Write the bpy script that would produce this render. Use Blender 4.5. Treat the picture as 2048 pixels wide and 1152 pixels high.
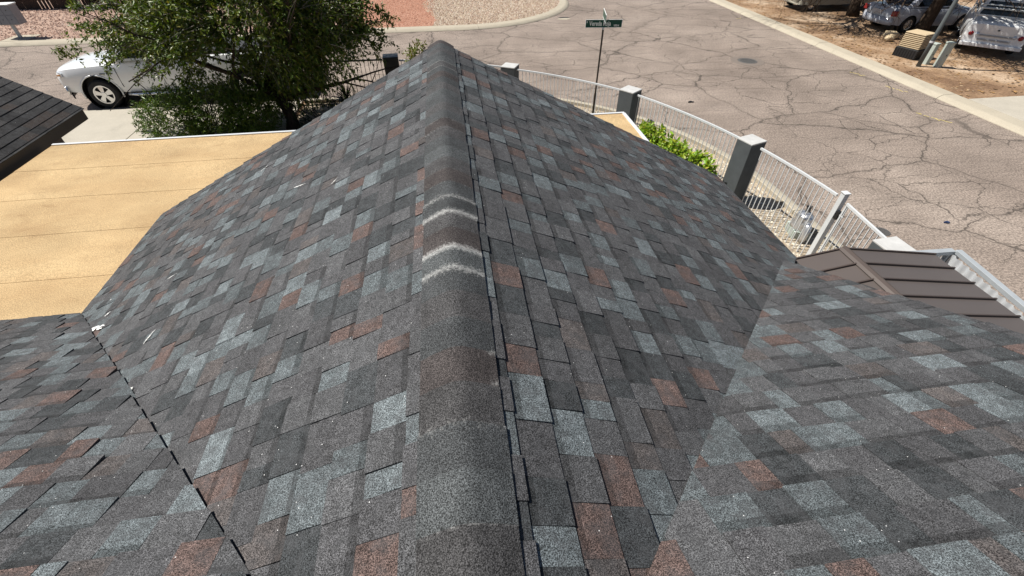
import bpy, bmesh, math, random
from mathutils import Vector, Matrix, noise
rnd = random.Random(7)
R = math.radians
S = bpy.context.scene
for o in list(bpy.data.objects): bpy.data.objects.remove(o)

# ---------------------------------------------------------------- camera, sky, sun, exposure
CAMZ = 5.2
cam_d = bpy.data.cameras.new('camera'); cam = bpy.data.objects.new('camera', cam_d)
S.collection.objects.link(cam); S.camera = cam
cam_d.sensor_width = 36; cam_d.lens = 36 * 880 / 2048; cam_d.clip_end = 500; cam_d.clip_start = .05
def cam_matrix(pitch, roll, yaw, loc):
    fwd = Vector((math.sin(yaw) * math.cos(pitch), math.cos(yaw) * math.cos(pitch), -math.sin(pitch)))
    right = Vector((math.cos(yaw), -math.sin(yaw), 0)); up = right.cross(fwd)
    r = math.cos(roll) * right + math.sin(roll) * up; u = -math.sin(roll) * right + math.cos(roll) * up
    m = Matrix((r, u, -fwd)).transposed().to_4x4(); m.translation = loc; return m
CAM_LOC = Vector((0, 0, CAMZ))
cam.matrix_world = cam_matrix(R(42.82), R(-.2), R(7.53), CAM_LOC)

SUN_EL, SUN_AZ = R(57), R(-72)          # azimuth clockwise from +Y
Ldir = Vector((math.sin(SUN_AZ) * math.cos(SUN_EL), math.cos(SUN_AZ) * math.cos(SUN_EL), math.sin(SUN_EL)))
w = bpy.data.worlds.new('World'); S.world = w; w.use_nodes = True
nt = w.node_tree; bg = nt.nodes['Background']
sky = nt.nodes.new('ShaderNodeTexSky'); sky.sky_type = 'NISHITA'; sky.sun_disc = False
sky.sun_elevation = SUN_EL; sky.sun_rotation = SUN_AZ % (2 * math.pi); sky.altitude = 700
nt.links.new(sky.outputs[0], bg.inputs[0]); bg.inputs[1].default_value = .05
sd = bpy.data.lights.new('sun', 'SUN'); sd.energy = 5.0; sd.angle = R(.53); sd.color = (1, .955, .88)
so = bpy.data.objects.new('sun', sd); S.collection.objects.link(so)
so.rotation_euler = Ldir.to_track_quat('Z', 'Y').to_euler(); so.location = (0, 0, 30)
S.view_settings.view_transform = 'Standard'; S.view_settings.look = 'None'
S.view_settings.gamma = 1; S.view_settings.exposure = 0.45
S.render.engine = 'CYCLES'

# ---------------------------------------------------------------- helpers
C = S.collection
class MB:
    """collects geometry for ONE mesh object"""
    def __init__(s): s.v = []; s.f = []; s.c = []; s.mi = []
    def poly(s, pts, col=None, mi=0):
        i = len(s.v); s.v += [tuple(p) for p in pts]; s.f.append(tuple(range(i, i + len(pts)))); s.c.append(col); s.mi.append(mi)
    def add(s, vs, fs, col=None, mi=0):
        i = len(s.v); s.v += [tuple(p) for p in vs]
        for f in fs: s.f.append(tuple(i + k for k in f)); s.c.append(col); s.mi.append(mi)
    def box(s, a, b, col=None, mi=0, M=None):
        x0, y0, z0 = a; x1, y1, z1 = b
        vs = [Vector(p) for p in ((x0,y0,z0),(x1,y0,z0),(x1,y1,z0),(x0,y1,z0),(x0,y0,z1),(x1,y0,z1),(x1,y1,z1),(x0,y1,z1))]
        if M: vs = [M @ p for p in vs]
        s.add(vs, [(0,3,2,1),(4,5,6,7),(0,1,5,4),(1,2,6,5),(2,3,7,6),(3,0,4,7)], col, mi); return s
    def tube(s, pts, r, n=8, col=None, mi=0, cap=True):
        pts = [Vector(p) for p in pts]; rs = r if isinstance(r, (list, tuple)) else [r] * len(pts)
        rings = []; ref = None
        for i, p in enumerate(pts):
            d = (pts[min(i + 1, len(pts) - 1)] - pts[max(i - 1, 0)]); d = d.normalized() if d.length > 1e-9 else Vector((0, 0, 1))
            if ref is None: ref = Vector((1, 0, 0)) if abs(d.x) < .8 else Vector((0, 1, 0))
            a = d.cross(ref).normalized(); b = d.cross(a).normalized(); ref = -b if False else ref
            rings.append([p + (a * math.cos(2 * math.pi * k / n) + b * math.sin(2 * math.pi * k / n)) * rs[i] for k in range(n)])
        vs = [q for g in rings for q in g]; fs = []
        for i in range(len(pts) - 1):
            for k in range(n): fs.append((i * n + k, i * n + (k + 1) % n, (i + 1) * n + (k + 1) % n, (i + 1) * n + k))
        if cap: fs.append(tuple(range(n - 1, -1, -1))); fs.append(tuple((len(pts) - 1) * n + k for k in range(n)))
        s.add(vs, fs, col, mi); return s
    def loft(s, sections, closed=True, cap=True, col=None, mi=0):
        n = len(sections[0]); vs = [p for g in sections for p in g]; fs = []
        for i in range(len(sections) - 1):
            for k in range(n if closed else n - 1):
                fs.append((i * n + k, i * n + (k + 1) % n, (i + 1) * n + (k + 1) % n, (i + 1) * n + k))
        if cap: fs.append(tuple(range(n - 1, -1, -1))); fs.append(tuple((len(sections) - 1) * n + k for k in range(n)))
        s.add(vs, fs, col, mi); return s
    def lathe(s, prof, n=32, axis='y', off=(0, 0, 0), col=None, mi=0, closed=False):
        rings = []
        for k in range(n):
            a = 2 * math.pi * k / n; g = []
            for (r, h) in prof:
                p = {'y': (r * math.cos(a), h, r * math.sin(a)), 'z': (r * math.cos(a), r * math.sin(a), h), 'x': (h, r * math.cos(a), r * math.sin(a))}[axis]
                g.append(tuple(p[i] + off[i] for i in range(3)))
            rings.append(g)
        m = len(prof); vs = [p for g in rings for p in g]; fs = []
        for k in range(n):
            for j in range(m - 1): fs.append((k * m + j, k * m + j + 1, ((k + 1) % n) * m + j + 1, ((k + 1) % n) * m + j))
        s.add(vs, fs, col, mi); return s
    def build(s, name, mat, parent=None, smooth=False, off=None, bevel=0, recalc=True, angle=None):
        me = bpy.data.meshes.new(name)
        vs = s.v if off is None else [(p[0] - off[0], p[1] - off[1], p[2] - off[2]) for p in s.v]
        me.from_pydata(vs, [], s.f)
        mats = mat if isinstance(mat, (list, tuple)) else [mat]
        for m in mats: me.materials.append(m)
        if len(mats) > 1: me.polygons.foreach_set('material_index', s.mi)
        if any(c is not None for c in s.c):
            at = me.color_attributes.new('Col', 'FLOAT_COLOR', 'CORNER'); buf = []
            for f, c in zip(s.f, s.c):
                c = c or (.5, .5, .5)
                if isinstance(c[0], (tuple, list)):
                    for q in c: buf += [*q, 1]
                else: buf += [*c, 1] * len(f)
            at.data.foreach_set('color', buf)
        if recalc:
            bm = bmesh.new(); bm.from_mesh(me); bmesh.ops.recalc_face_normals(bm, faces=bm.faces); bm.to_mesh(me); bm.free()
        if smooth: me.polygons.foreach_set('use_smooth', [True] * len(me.polygons))
        o = bpy.data.objects.new(name, me); C.objects.link(o)
        if parent is not None: o.parent = parent
        if bevel:
            b = o.modifiers.new('bevel', 'BEVEL'); b.width = bevel; b.segments = 2; b.limit_method = 'ANGLE'; b.angle_limit = R(40)
        if angle: 
            me.set_sharp_from_angle(angle=R(angle))
        return o
def thing(name, label, cat, loc=(0, 0, 0), rz=0, group=None):
    o = bpy.data.objects.new(name, None); C.objects.link(o); o.empty_display_size = .2
    o.location = loc; o.rotation_euler = (0, 0, rz); return tag(o, label, cat, group)
def tag(o, label, cat, group=None):
    o['label'] = label; o['category'] = cat
    if group: o['group'] = group
    return o
def struct(o): o['kind'] = 'structure'; return o
def stuff(o): o['kind'] = 'stuff'; return o

# ---------------------------------------------------------------- materials
MATS = {}
class NT:
    def __init__(s, name):
        s.m = bpy.data.materials.new(name); s.m.use_nodes = True; s.t = s.m.node_tree; s.b = s.t.nodes['Principled BSDF']; MATS[name] = s.m
        s.geo = s.t.nodes.new('ShaderNodeNewGeometry'); s.pos = s.geo.outputs['Position']
    def n(s, ty, **kw):
        q = s.t.nodes.new(ty)
        for k, v in kw.items(): setattr(q, k, v)
        return q
    def l(s, a, b): s.t.links.new(a, b)
    def noise(s, sc, det=4, rough=.55, vec=None, out=0, dist=0):
        q = s.n('ShaderNodeTexNoise'); q.inputs['Scale'].default_value = sc; q.inputs['Detail'].default_value = det; q.inputs['Roughness'].default_value = rough
        q.inputs['Distortion'].default_value = dist; s.l(vec or s.pos, q.inputs['Vector']); return q.outputs[out]
    def ramp(s, f, stops):
        q = s.n('ShaderNodeValToRGB'); e = q.color_ramp.elements
        while len(e) < len(stops): e.new(.5)
        for i, (p, c) in enumerate(stops):
            e[i].position = p; e[i].color = (*c, 1) if isinstance(c, (tuple, list)) else (c, c, c, 1)
        s.l(f, q.inputs[0]); return q.outputs[0]
    def mix(s, a, b, f, mode='MIX'):
        q = s.n('ShaderNodeMix', data_type='RGBA', blend_type=mode)
        for v, i in ((f, 0), (a, 6), (b, 7)):
            if isinstance(v, (int, float)): q.inputs[i].default_value = v if i == 0 else (v, v, v, 1)
            elif isinstance(v, (tuple, list)): q.inputs[i].default_value = (*v, 1)
            else: s.l(v, q.inputs[i])
        return q.outputs[2]
    def math(s, op, a, b=0):
        q = s.n('ShaderNodeMath', operation=op)
        for v, i in ((a, 0), (b, 1)):
            if isinstance(v, (int, float)): q.inputs[i].default_value = v
            else: s.l(v, q.inputs[i])
        return q.outputs[0]
    def mapr(s, v, a, b, c, d):
        q = s.n('ShaderNodeMapRange'); s.l(v, q.inputs[0])
        for i, x in enumerate((a, b, c, d)): q.inputs[i + 1].default_value = x
        return q.outputs[0]
    def bump(s, h, st, dist=.01):
        q = s.n('ShaderNodeBump'); q.inputs['Strength'].default_value = st; q.inputs['Distance'].default_value = dist; s.l(h, q.inputs['Height']); s.l(q.outputs[0], s.b.inputs['Normal']); return q
    def done(s, col=None, rough=.8, metal=0, spec=None):
        if col is not None:
            if isinstance(col, (tuple, list)): s.b.inputs['Base Color'].default_value = (*col, 1)
            else: s.l(col, s.b.inputs['Base Color'])
        if isinstance(rough, (int, float)): s.b.inputs['Roughness'].default_value = rough
        else: s.l(rough, s.b.inputs['Roughness'])
        s.b.inputs['Metallic'].default_value = metal
        if spec is not None: s.b.inputs['Specular IOR Level'].default_value = spec
        return s.m
def attr_col(q): a = q.n('ShaderNodeAttribute', attribute_name='Col'); return a.outputs['Color']

def m_plain(name, col, rough=.6, metal=0, var=.15, sc=6, bump=0, spec=None):
    q = NT(name); f = q.noise(sc, 5); c = q.mix(tuple(x * (1 - var) for x in col), tuple(min(1, x * (1 + var)) for x in col), f)
    if bump: q.bump(q.noise(sc * 8, 3), bump, .004)
    return q.done(c, rough, metal, spec)
def m_shingle():
    q = NT('shingle'); c = attr_col(q)
    g = q.noise(275, 1, .9); big = q.noise(3.5, 4); mid = q.noise(34, 4)
    c = q.mix(c, q.ramp(g, [(.36, .18), (.5, .9), (.64, 2.3)]), 1, 'MULTIPLY')
    c = q.mix(c, q.ramp(mid, [(.3, .72), (.7, 1.28)]), 1, 'MULTIPLY')
    c = q.mix(c, (.066, .0675, .071), q.mapr(q.noise(19, 3), .44, .66, 0, .42))
    c = q.mix(c, q.ramp(big, [(.3, .85), (.7, 1.15)]), 1, 'MULTIPLY')
    v = q.n('ShaderNodeTexVoronoi'); v.inputs['Scale'].default_value = 75; q.l(q.pos, v.inputs['Vector'])
    sp = q.math('LESS_THAN', v.outputs['Distance'], .13)
    pick = q.n('ShaderNodeSeparateColor'); q.l(v.outputs['Color'], pick.inputs[0])
    sp = q.math('MULTIPLY', sp, q.math('GREATER_THAN', pick.outputs[0], .975))
    c = q.mix(c, (.75, .75, .74), sp)
    q.bump(g, .55, .004); return q.done(c, .9, 0, .25)
def m_cap():
    q = NT('ridge_cap_granules'); c = attr_col(q); g = q.noise(275, 1, .9); big = q.noise(9, 3)
    c = q.mix(c, q.ramp(g, [(.36, .2), (.5, .9), (.64, 2.2)]), 1, 'MULTIPLY')
    c = q.mix(c, q.ramp(big, [(.3, .8), (.7, 1.2)]), 1, 'MULTIPLY')
    d = q.n('ShaderNodeAttribute', attribute_name='dust').outputs['Fac']
    k = q.math('ADD', d, q.mapr(q.noise(70, 4, .8), .3, .7, -.55, .25)); k = q.mapr(k, 0.1, 1.0, 0, .85)
    k2 = q.math('MULTIPLY', k, q.mapr(g, .3, .6, .45, 1.))
    c = q.mix(c, (.62, .62, .6), k2); q.bump(g, .55, .004); return q.done(c, .9, 0, .25)
def m_tan():
    q = NT('tan_rolled_roofing'); g = q.noise(95, 2, .8); b = q.noise(.9, 4, .6); st = q.n('ShaderNodeMapping'); st.inputs['Scale'].default_value = (.75, 1.5, 1); q.l(q.pos, st.inputs[0])
    s2 = q.noise(1.3, 6, .6, st.outputs[0])
    c = q.ramp(s2, [(.32, (.385, .262, .135)), (.5, (.44, .312, .166)), (.68, (.49, .357, .195))])
    c = q.mix(c, q.ramp(b, [(.3, .84), (.7, 1.12)]), 1, 'MULTIPLY')
    c = q.mix(c, q.ramp(g, [(.38, .68), (.5, 1.), (.64, 1.34)]), 1, 'MULTIPLY')
    mk = q.noise(2.3, 7, .72, st.outputs[0], 0, .6); c = q.mix(c, (.2, .115, .05), q.mapr(mk, .57, .78, 0, .55))
    q.bump(g, .4, .003); return q.done(c, .9, 0, .25)
def m_asphalt():
    q = NT('weathered_asphalt'); g = q.noise(24, 3, .8); g2 = q.noise(90, 2, .8); b = q.noise(.22, 5, .6); b2 = q.noise(.9, 4)
    c = q.ramp(b, [(.3, (.190, .153, .128)), (.5, (.238, .194, .163)), (.7, (.288, .239, .202))])
    c = q.mix(c, q.ramp(g, [(.38, .6), (.5, 1.), (.62, 1.5)]), 1, 'MULTIPLY')
    c = q.mix(c, q.ramp(g2, [(.38, .74), (.62, 1.28)]), 1, 'MULTIPLY')
    c = q.mix(c, q.ramp(b2, [(.3, .86), (.7, 1.1)]), 1, 'MULTIPLY')
    st = q.n('ShaderNodeMapping'); st.inputs['Rotation'].default_value = (0, 0, R(38)); st.inputs['Scale'].default_value = (.25, 5, 1); q.l(q.pos, st.inputs[0])
    c = q.mix(c, q.ramp(q.noise(1.2, 4, .6, st.outputs[0]), [(.35, .9), (.65, 1.07)]), 1, 'MULTIPLY')
    # cracks: warped cells, two sizes
    def cracks(sc, wob, wob_sc, width, seed):
        nz = q.n('ShaderNodeTexNoise'); nz.inputs['Scale'].default_value = wob_sc; nz.inputs['Detail'].default_value = 5; nz.inputs['Roughness'].default_value = .62; q.l(q.pos, nz.inputs['Vector'])
        mp = q.n('ShaderNodeMapping'); mp.inputs['Location'].default_value = (seed, seed * 1.7, 0); q.l(q.pos, mp.inputs[0])
        sub = q.n('ShaderNodeVectorMath', operation='MULTIPLY_ADD'); q.l(nz.outputs['Color'], sub.inputs[0]); sub.inputs[1].default_value = (wob, wob, 0); q.l(mp.outputs[0], sub.inputs[2])
        fl = q.n('ShaderNodeVectorMath', operation='MULTIPLY'); q.l(sub.outputs[0], fl.inputs[0]); fl.inputs[1].default_value = (.8, 1.1, 0)
        v = q.n('ShaderNodeTexVoronoi', feature='DISTANCE_TO_EDGE'); v.inputs['Scale'].default_value = sc; v.inputs['Randomness'].default_value = 1; q.l(fl.outputs[0], v.inputs['Vector'])
        return q.mapr(v.outputs['Distance'], width * .35, width, 1, 0)
    mask = q.mapr(q.noise(.35, 3), .36, .54, 0, 1)
    k1 = q.math('MULTIPLY', cracks(.36, 1.5, .45, .0085, 3.3), q.mapr(q.noise(.5, 2), .30, .45, .35, 1))
    k2 = q.math('MULTIPLY', cracks(.8, 1.0, .8, .0105, 8.1), q.mapr(q.noise(.3, 3), .36, .5, .1, 1))
    k3 = q.math('MULTIPLY', cracks(1.7, .7, 1.4, .017, 1.2), q.math('MULTIPLY', mask, q.mapr(q.noise(.6, 2), .5, .62, 0, .75)))
    halo = q.math('MULTIPLY', cracks(.36, 1.5, .45, .035, 3.3), .22)
    k = q.math('MAXIMUM', q.math('MAXIMUM', k1, k2), k3)
    c = q.mix(c, (.12, .098, .082), halo)
    c = q.mix(c, (.045, .038, .032), q.math('MULTIPLY', k, .72))
    q.bump(q.math('SUBTRACT', g, q.math('MULTIPLY', k, .8)), .5, .012); return q.done(c, .9, 0, .3)
def m_ground(name, stops, sc=14, fine=70, bump=.6):
    q = NT(name); a = q.noise(sc, 4, .7); b = q.noise(.5, 4); g = q.noise(fine, 2, .7)
    c = q.ramp(b, stops); c = q.mix(c, q.ramp(a, [(.3, .6), (.5, 1), (.7, 1.35)]), 1, 'MULTIPLY'); c = q.mix(c, q.ramp(g, [(.3, .75), (.7, 1.25)]), 1, 'MULTIPLY')
    q.bump(a, bump, .03); return q.done(c, .95, 0, .2)
def m_concrete(name, col):
    q = NT(name); a = q.noise(2.2, 5, .65); g = q.noise(60, 2, .7); st = q.noise(.8, 5, .6, None, 0, 1.5)
    c = q.mix(tuple(x * .82 for x in col), tuple(min(1, x * 1.1) for x in col), a)
    c = q.mix(c, tuple(x * .55 for x in col), q.mapr(st, .58, .8, 0, .6)); c = q.mix(c, q.ramp(g, [(.3, .85), (.7, 1.12)]), 1, 'MULTIPLY')
    q.bump(g, .25, .005); return q.done(c, .9, 0, .3)
def m_leaf(name, hue, rough=.38, trans=.25):
    q = NT(name); c = attr_col(q); q.done(c, rough, 0, .38)
    tr = q.n('ShaderNodeBsdfTranslucent'); cc = q.mix(c, hue, 1, 'MULTIPLY'); q.l(cc, tr.inputs[0])
    ms = q.n('ShaderNodeMixShader'); ms.inputs[0].default_value = trans; q.l(q.b.outputs[0], ms.inputs[1]); q.l(tr.outputs[0], ms.inputs[2])
    out = [n for n in q.t.nodes if n.type == 'OUTPUT_MATERIAL'][0]; q.l(ms.outputs[0], out.inputs[0]); return q.m
def m_vcol(name, rough=.85, metal=0):
    q = NT(name); c = attr_col(q); c = q.mix(c, q.ramp(q.noise(40, 3, .7), [(.3, .75), (.7, 1.25)]), 1, 'MULTIPLY'); return q.done(c, rough, metal, .3)
def m_bark(name, a, b):
    q = NT(name); st = q.n('ShaderNodeMapping'); st.inputs['Scale'].default_value = (9, 9, 1.6); q.l(q.pos, st.inputs[0]); n1 = q.noise(2.2, 6, .7, st.outputs[0])
    c = q.ramp(n1, [(.3, a), (.7, b)]); q.bump(n1, 1., .05); return q.done(c, .95, 0, .2)
def m_paint(name, col, rough=.25, coat=.6):
    q = NT(name); c = q.mix(tuple(x * .93 for x in col), col, q.noise(3, 4)); q.done(c, rough, 0, .5); q.b.inputs['Coat Weight'].default_value = coat; q.b.inputs['Coat Roughness'].default_value = .05; return q.m

SH = m_shingle(); CAP = m_cap(); TAN = m_tan(); ASPH = m_asphalt()
DIRT = m_ground('yard_dirt', [(.35, (.18, .11, .066)), (.5, (.29, .19, .115)), (.64, (.45, .34, .24))])
GRAVEL = m_ground('tan_gravel', [(.3, (.32, .26, .19)), (.7, (.42, .35, .26))], 30, 110)
PINK = m_ground('pink_gravel', [(.3, (.33, .225, .175)), (.7, (.42, .3, .235))], 22, 90)
RED = m_ground('red_gravel', [(.3, (.32, .165, .11)), (.7, (.40, .22, .155))], 40, 120)
CONC = m_concrete('curb_concrete', (.42, .375, .295)); DRIVE = m_concrete('driveway_concrete', (.43, .395, .33))
STUCCO = m_plain('grey_stucco', (.068, .077, .082), .9, 0, .3, 5, .3)
STUCCO_SUN = m_plain('sunlit_stucco_top', (.46, .46, .45), .9, 0, .25, 7, .3)  # sunlight on the pillar tops put into a lighter stucco colour
STUCCO_SHADE = m_plain('shaded_pillar_stucco', (.018, .019, .02), .45, 0, .3, 6, .2)  # pillar whose face is in shade; the shade is put into this colour
STONE = m_vcol('gravel_stone')
WHITEMETAL = m_plain('white_fence_paint', (.56, .58, .59), .45, 0, .1, 12)
SHADEMETAL = m_plain('shaded_fence_paint', (.02, .018, .017), .45, 0, .2, 12)  # fence run seen from its shaded side, shade painted into the colour
DRIP = m_plain('white_drip_edge', (.6, .62, .64), .4, 0, .06, 5)
BROWNM = m_plain('brown_metal_roof', (.112, .094, .086), .42, .15, .12, 1.6, .03)
BROWNT = m_plain('brown_metal_trim', (.07, .053, .046), .45, .1, .12, 3)
GALV = m_plain('galvanised_steel', (.66, .68, .7), .45, .35, .2, 7, .1)
STEELFR = m_plain('grey_steel_frame', (.42, .45, .47), .5, .3, .15, 8)
DARKMETAL = m_plain('dark_metal', (.02, .02, .021), .5, .3, .2, 9)
RUBBER = m_plain('tyre_rubber', (.014, .014, .015), .8, 0, .2, 20)
CHROME = m_plain('polished_alloy', (.72, .73, .75), .22, .9, .05, 5)
GLASS = m_plain('tinted_glass', (.012, .014, .016), .06, 0, .1, 3)
WPAINT = m_paint('white_car_paint', (.8, .81, .82)); SPAINT = m_paint('silver_car_paint', (.42, .44, .49)); OLDW = m_paint('old_white_paint', (.74, .75, .76), .4, .2)
REDL = m_plain('red_lens', (.22, .01, .012), .2, 0, .1, 8)
CLEARL = m_plain('clear_lens', (.55, .6, .66), .12, .3, .1, 8)
TARP = m_plain('canvas_tarp', (.34, .32, .26), .9, 0, .3, 5, .4)
STUCW = m_plain('house_wall_stucco', (.45, .4, .33), .9, 0, .12, 6, .3)
FASC = m_plain('dark_fascia_board', (.05, .045, .04), .7, 0, .2, 6)
WOODF = m_plain('dark_fence_wood', (.035, .022, .015), .85, 0, .4, 7, .3)
TANP = m_plain('tan_plastic', (.52, .41, .26), .7, 0, .12, 9)
PEDE = m_plain('grey_green_pedestal', (.40, .45, .41), .6, 0, .12, 5)
POLEM = m_plain('weathered_pole', (.10, .115, .12), .75, .1, .25, 9)
SIGNG = m_plain('sign_green', (.0, .062, .042), .4, 0, .1, 8); SIGNW = m_plain('sign_white', (.78, .8, .78), .4, 0, .05, 8); SIGNP = m_plain('sign_post_steel', (.035, .028, .022), .6, .3, .3, 12)
BARK = m_bark('tree_bark', (.02, .015, .011), (.075, .058, .045)); BARKD = m_bark('mesquite_bark', (.028, .019, .013), (.10, .072, .052))
TWIG = m_plain('pale_twig', (.30, .27, .22), .8, 0, .2, 10)
LEAF = m_leaf('tree_leaf', (1., 1., .2), .42, .22); LEAF2 = m_leaf('shrub_leaf', (.9, 1., .3), .4, .22); LEAF3 = m_leaf('bright_leaf', (1., 1., .3), .35, .3)
IRON = m_plain('cast_iron', (.13, .125, .118), .6, .3, .2, 20, .2)
YELP = m_plain('yellow_road_paint', (.62, .5, .16), .8, 0, .3, 9)
SILV = m_plain('silver_wrap', (.62, .63, .65), .28, .75, .15, 14, .5)
SPLAT = m_plain('white_splatter', (.74, .74, .72), .8, 0, .15, 30)

# ---------------------------------------------------------------- ground, streets, kerbs
g = MB(); g.poly([(-140, -90, -.012), (160, -90, -.012), (160, 190, -.012), (-140, 190, -.012)]); struct(g.build('ground', DIRT))
KX, KY, CR = 7.22, 15.30, 7.6          # near kerb faces (street side) and corner radius
def near_arc(off=0, n=16):             # kerb line on our corner, from the east side round to the north side
    cx, cy, r = KX - CR, KY - CR, CR + off; return [(cx + r * math.cos(a), cy + r * math.sin(a)) for a in [math.pi / 2 * k / n for k in range(n + 1)]]
FY, FCX, FCR = 23.62, 7.3, 6.6         # far-left kerb
def far_arc(off=0, n=16):
    cx, cy, r = FCX - FCR, FY + FCR, FCR + off; return [(cx + r * math.cos(a), cy + r * math.sin(a)) for a in [-math.pi / 2 + math.pi / 2 * k / n for k in range(n + 1)]]
EX = 15.48                             # east kerb face
st = MB(); arc = near_arc(); far = far_arc()
st.poly([(KX, -80, 0), (EX, -80, 0), (EX, 150, 0), (FCX, 150, 0)] + [(x, y, 0) for x, y in reversed(far)] + [(-120, FY, 0), (-120, KY, 0)] + [(x, y, 0) for x, y in reversed(arc)])
bm = bmesh.new(); me = bpy.data.meshes.new('street'); me.from_pydata(st.v, [], st.f); bm.from_mesh(me); bmesh.ops.triangulate(bm, faces=bm.faces); bm.to_mesh(me); bm.free()
me.materials.append(ASPH); street = bpy.data.objects.new('street', me); C.objects.link(street); struct(street)

def kerb(name, line, width, side, seg=3.0, h=.11):
    """rolled concrete kerb in sections with open joints; side=+1: kerb body lies left of the line direction"""
    root = None; pts = [Vector((*p, 0)) for p in line]; d = [0]
    for a, b in zip(pts, pts[1:]): d.append(d[-1] + (b - a).length)
    def at(t):
        t = max(0, min(d[-1], t))
        for i in range(len(pts) - 1):
            if t <= d[i + 1] + 1e-6:
                u = (t - d[i]) / max(1e-6, d[i + 1] - d[i]); p = pts[i].lerp(pts[i + 1], u); v = (pts[i + 1] - pts[i]).normalized(); return p, Vector((-v.y, v.x, 0)) * side
    prof = [(-.005, -.02), (.0, .015), (.06, .06), (.15, h - .01), (.20, h), (width - .02, h + .012), (width, h), (width, -.02)]
    root = bpy.data.objects.new(name, None); C.objects.link(root); struct(root)
    t = 0
    while t < d[-1] - .2:
        t1 = min(t + seg, d[-1]); m = max(2, int((t1 - t) / .45)); b = MB(); sec = []
        for k in range(m + 1):
            p, nn = at(t + .008 + (t1 - t - .016) * k / m); sec.append([p + nn * (x + rnd.uniform(-.004, .004)) + Vector((0, 0, z)) for x, z in prof])
        b.loft(sec); b.build('curb_section', CONC, root); t = t1
    return root
kerb('curb', [(EX, -6), (EX, 60)], .62, -1, 6.2)
kerb('curb', [(-60, FY)] + far + [(FCX, 60)], .55, 1, 4.4)
kerb('curb', [(KX, -8)] + near_arc() + [(-4.6, KY)], .34, 1, 3.0)
kerb('curb', [(-12.4, KY), (-40, KY)], .34, 1, 3.0)
# yards beyond the far-left kerb
def sheet(name, pts, mat, z): b = MB(); b.poly([(x, y, z) for x, y in pts]); return struct(b.build(name, mat))
fa = far_arc(-.5)
sheet('gravel_yard', [(-60, FY + .5), (-4.7, FY + .5), (-4.7, 60), (-60, 60)], PINK, .10)
sheet('red_gravel_bed', [(-4.7, FY + .5), (-.6, FY + .5), (-.35, 25.6), (-.9, 27.5), (-1.2, 29.5), (.1, 34), (.1, 60), (-4.7, 60)], RED, .104)
b = MB(); b.poly([(x, y, .1) for x, y in [(-.6, FY + .5)] + [p for p in fa if p[1] > FY + .51] + [(FCX - .5, 60), (.1, 60), (.1, 34), (-1.2, 29.5), (-.9, 27.5), (-.35, 25.6)]]); struct(b.build('corner_gravel_bed', GRAVEL))
inner = near_arc(-.34)
b = MB(); b.poly([(x, y, .02) for x, y in [(-4.6, KY - .34), (-4.6, -20), (KX - .34, -20)] + inner]); struct(b.build('gravel_strip', GRAVEL))
# concrete driveway at the left, in slabs with joints
dr = bpy.data.objects.new('driveway', None); C.objects.link(dr); struct(dr)
for x0, x1 in ((-12.2, -8.93), (-8.91, -4.75)):
    for y0, y1 in ((8.8, 12.0), (12.02, KY - .03)):
        b = MB(); b.box((x0, y0, -.05), (x1, y1, .035)); b.build('concrete_slab', DRIVE, dr, bevel=.008)
pad = bpy.data.objects.new('driveway_apron', None); C.objects.link(pad); struct(pad)
for x0, x1, y0, y1 in ((EX + .63, 19.0, 5.0, 8.6), (EX + .63, 19.0, 8.62, 12.15), (19.02, 24, 5, 12.3)):
    b = MB(); b.box((x0, y0, -.05), (x1, y1, .125)); b.build('concrete_slab', DRIVE, pad, bevel=.008)
# dirt yard east of the kerb stands level with the kerb top
b = MB()
for i in range(24):
    for j in range(24):
        xs = [EX + .6 + i * 1.3, EX + .6 + (i + 1) * 1.3]; ys = [8 + j * 1.3, 8 + (j + 1) * 1.3]
        b.poly([(x, y, .095 + .05 * noise.noise(Vector((x * .5, y * .5, 0)))) for x, y in ((xs[0], ys[0]), (xs[1], ys[0]), (xs[1], ys[1]), (xs[0], ys[1]))])
struct(b.build('dirt_yard', DIRT, smooth=True))
# loose stones on the gravel: one object per bed
def stones(name, pts_fn, n, size, cols, z, flat=.55, label=None):
    b = MB(); rr = random.Random(name)
    for _ in range(n):
        x, y = pts_fn(rr); s = size * rr.uniform(.5, 1.5); a = rr.uniform(0, 6.28); ca, sa = math.cos(a), math.sin(a)
        q = [(s * rr.uniform(.7, 1.2) * math.cos(t) , s * rr.uniform(.6, 1.) * math.sin(t)) for t in (0, 1.57, 3.14, 4.71)]
        vs = [(x + u * ca - v * sa, y + u * sa + v * ca, z) for u, v in q] + [(x + rr.uniform(-.2, .2) * s, y + rr.uniform(-.2, .2) * s, z + s * flat * 1.3)]
        b.add(vs, [(0, 1, 4), (1, 2, 4), (2, 3, 4), (3, 0, 4)], rr.choice(cols))
    o = stuff(b.build(name, STONE, recalc=False)); return tag(o, label, 'gravel')
TANS = [tuple(v * .85 for v in c) for c in [(.50, .39, .29), (.40, .30, .22), (.58, .47, .37), (.33, .23, .17), (.47, .33, .25), (.62, .53, .44)]]
def corner_pts(rr):
    while 1:
        x, y = rr.uniform(-1.3, FCX - .6), rr.uniform(FY + .55, 33); cx, cy = FCX - FCR, FY + FCR
        if x < (-.5 if y < 25.6 else -.4 - .4 * min(1, (y - 25.6) / 3)) + .25 * noise.noise(Vector((x, y, 0))) or (y > 29.5 and x < -1.2 + (y - 29.5) * .29): continue
        if y > cy or x < cx or math.hypot(x - cx, y - cy) < FCR - .55: return x, y
stones('loose_gravel', corner_pts, 14000, .047, TANS, .098, .5, 'pale tan loose stones on the rounded street corner')
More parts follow.
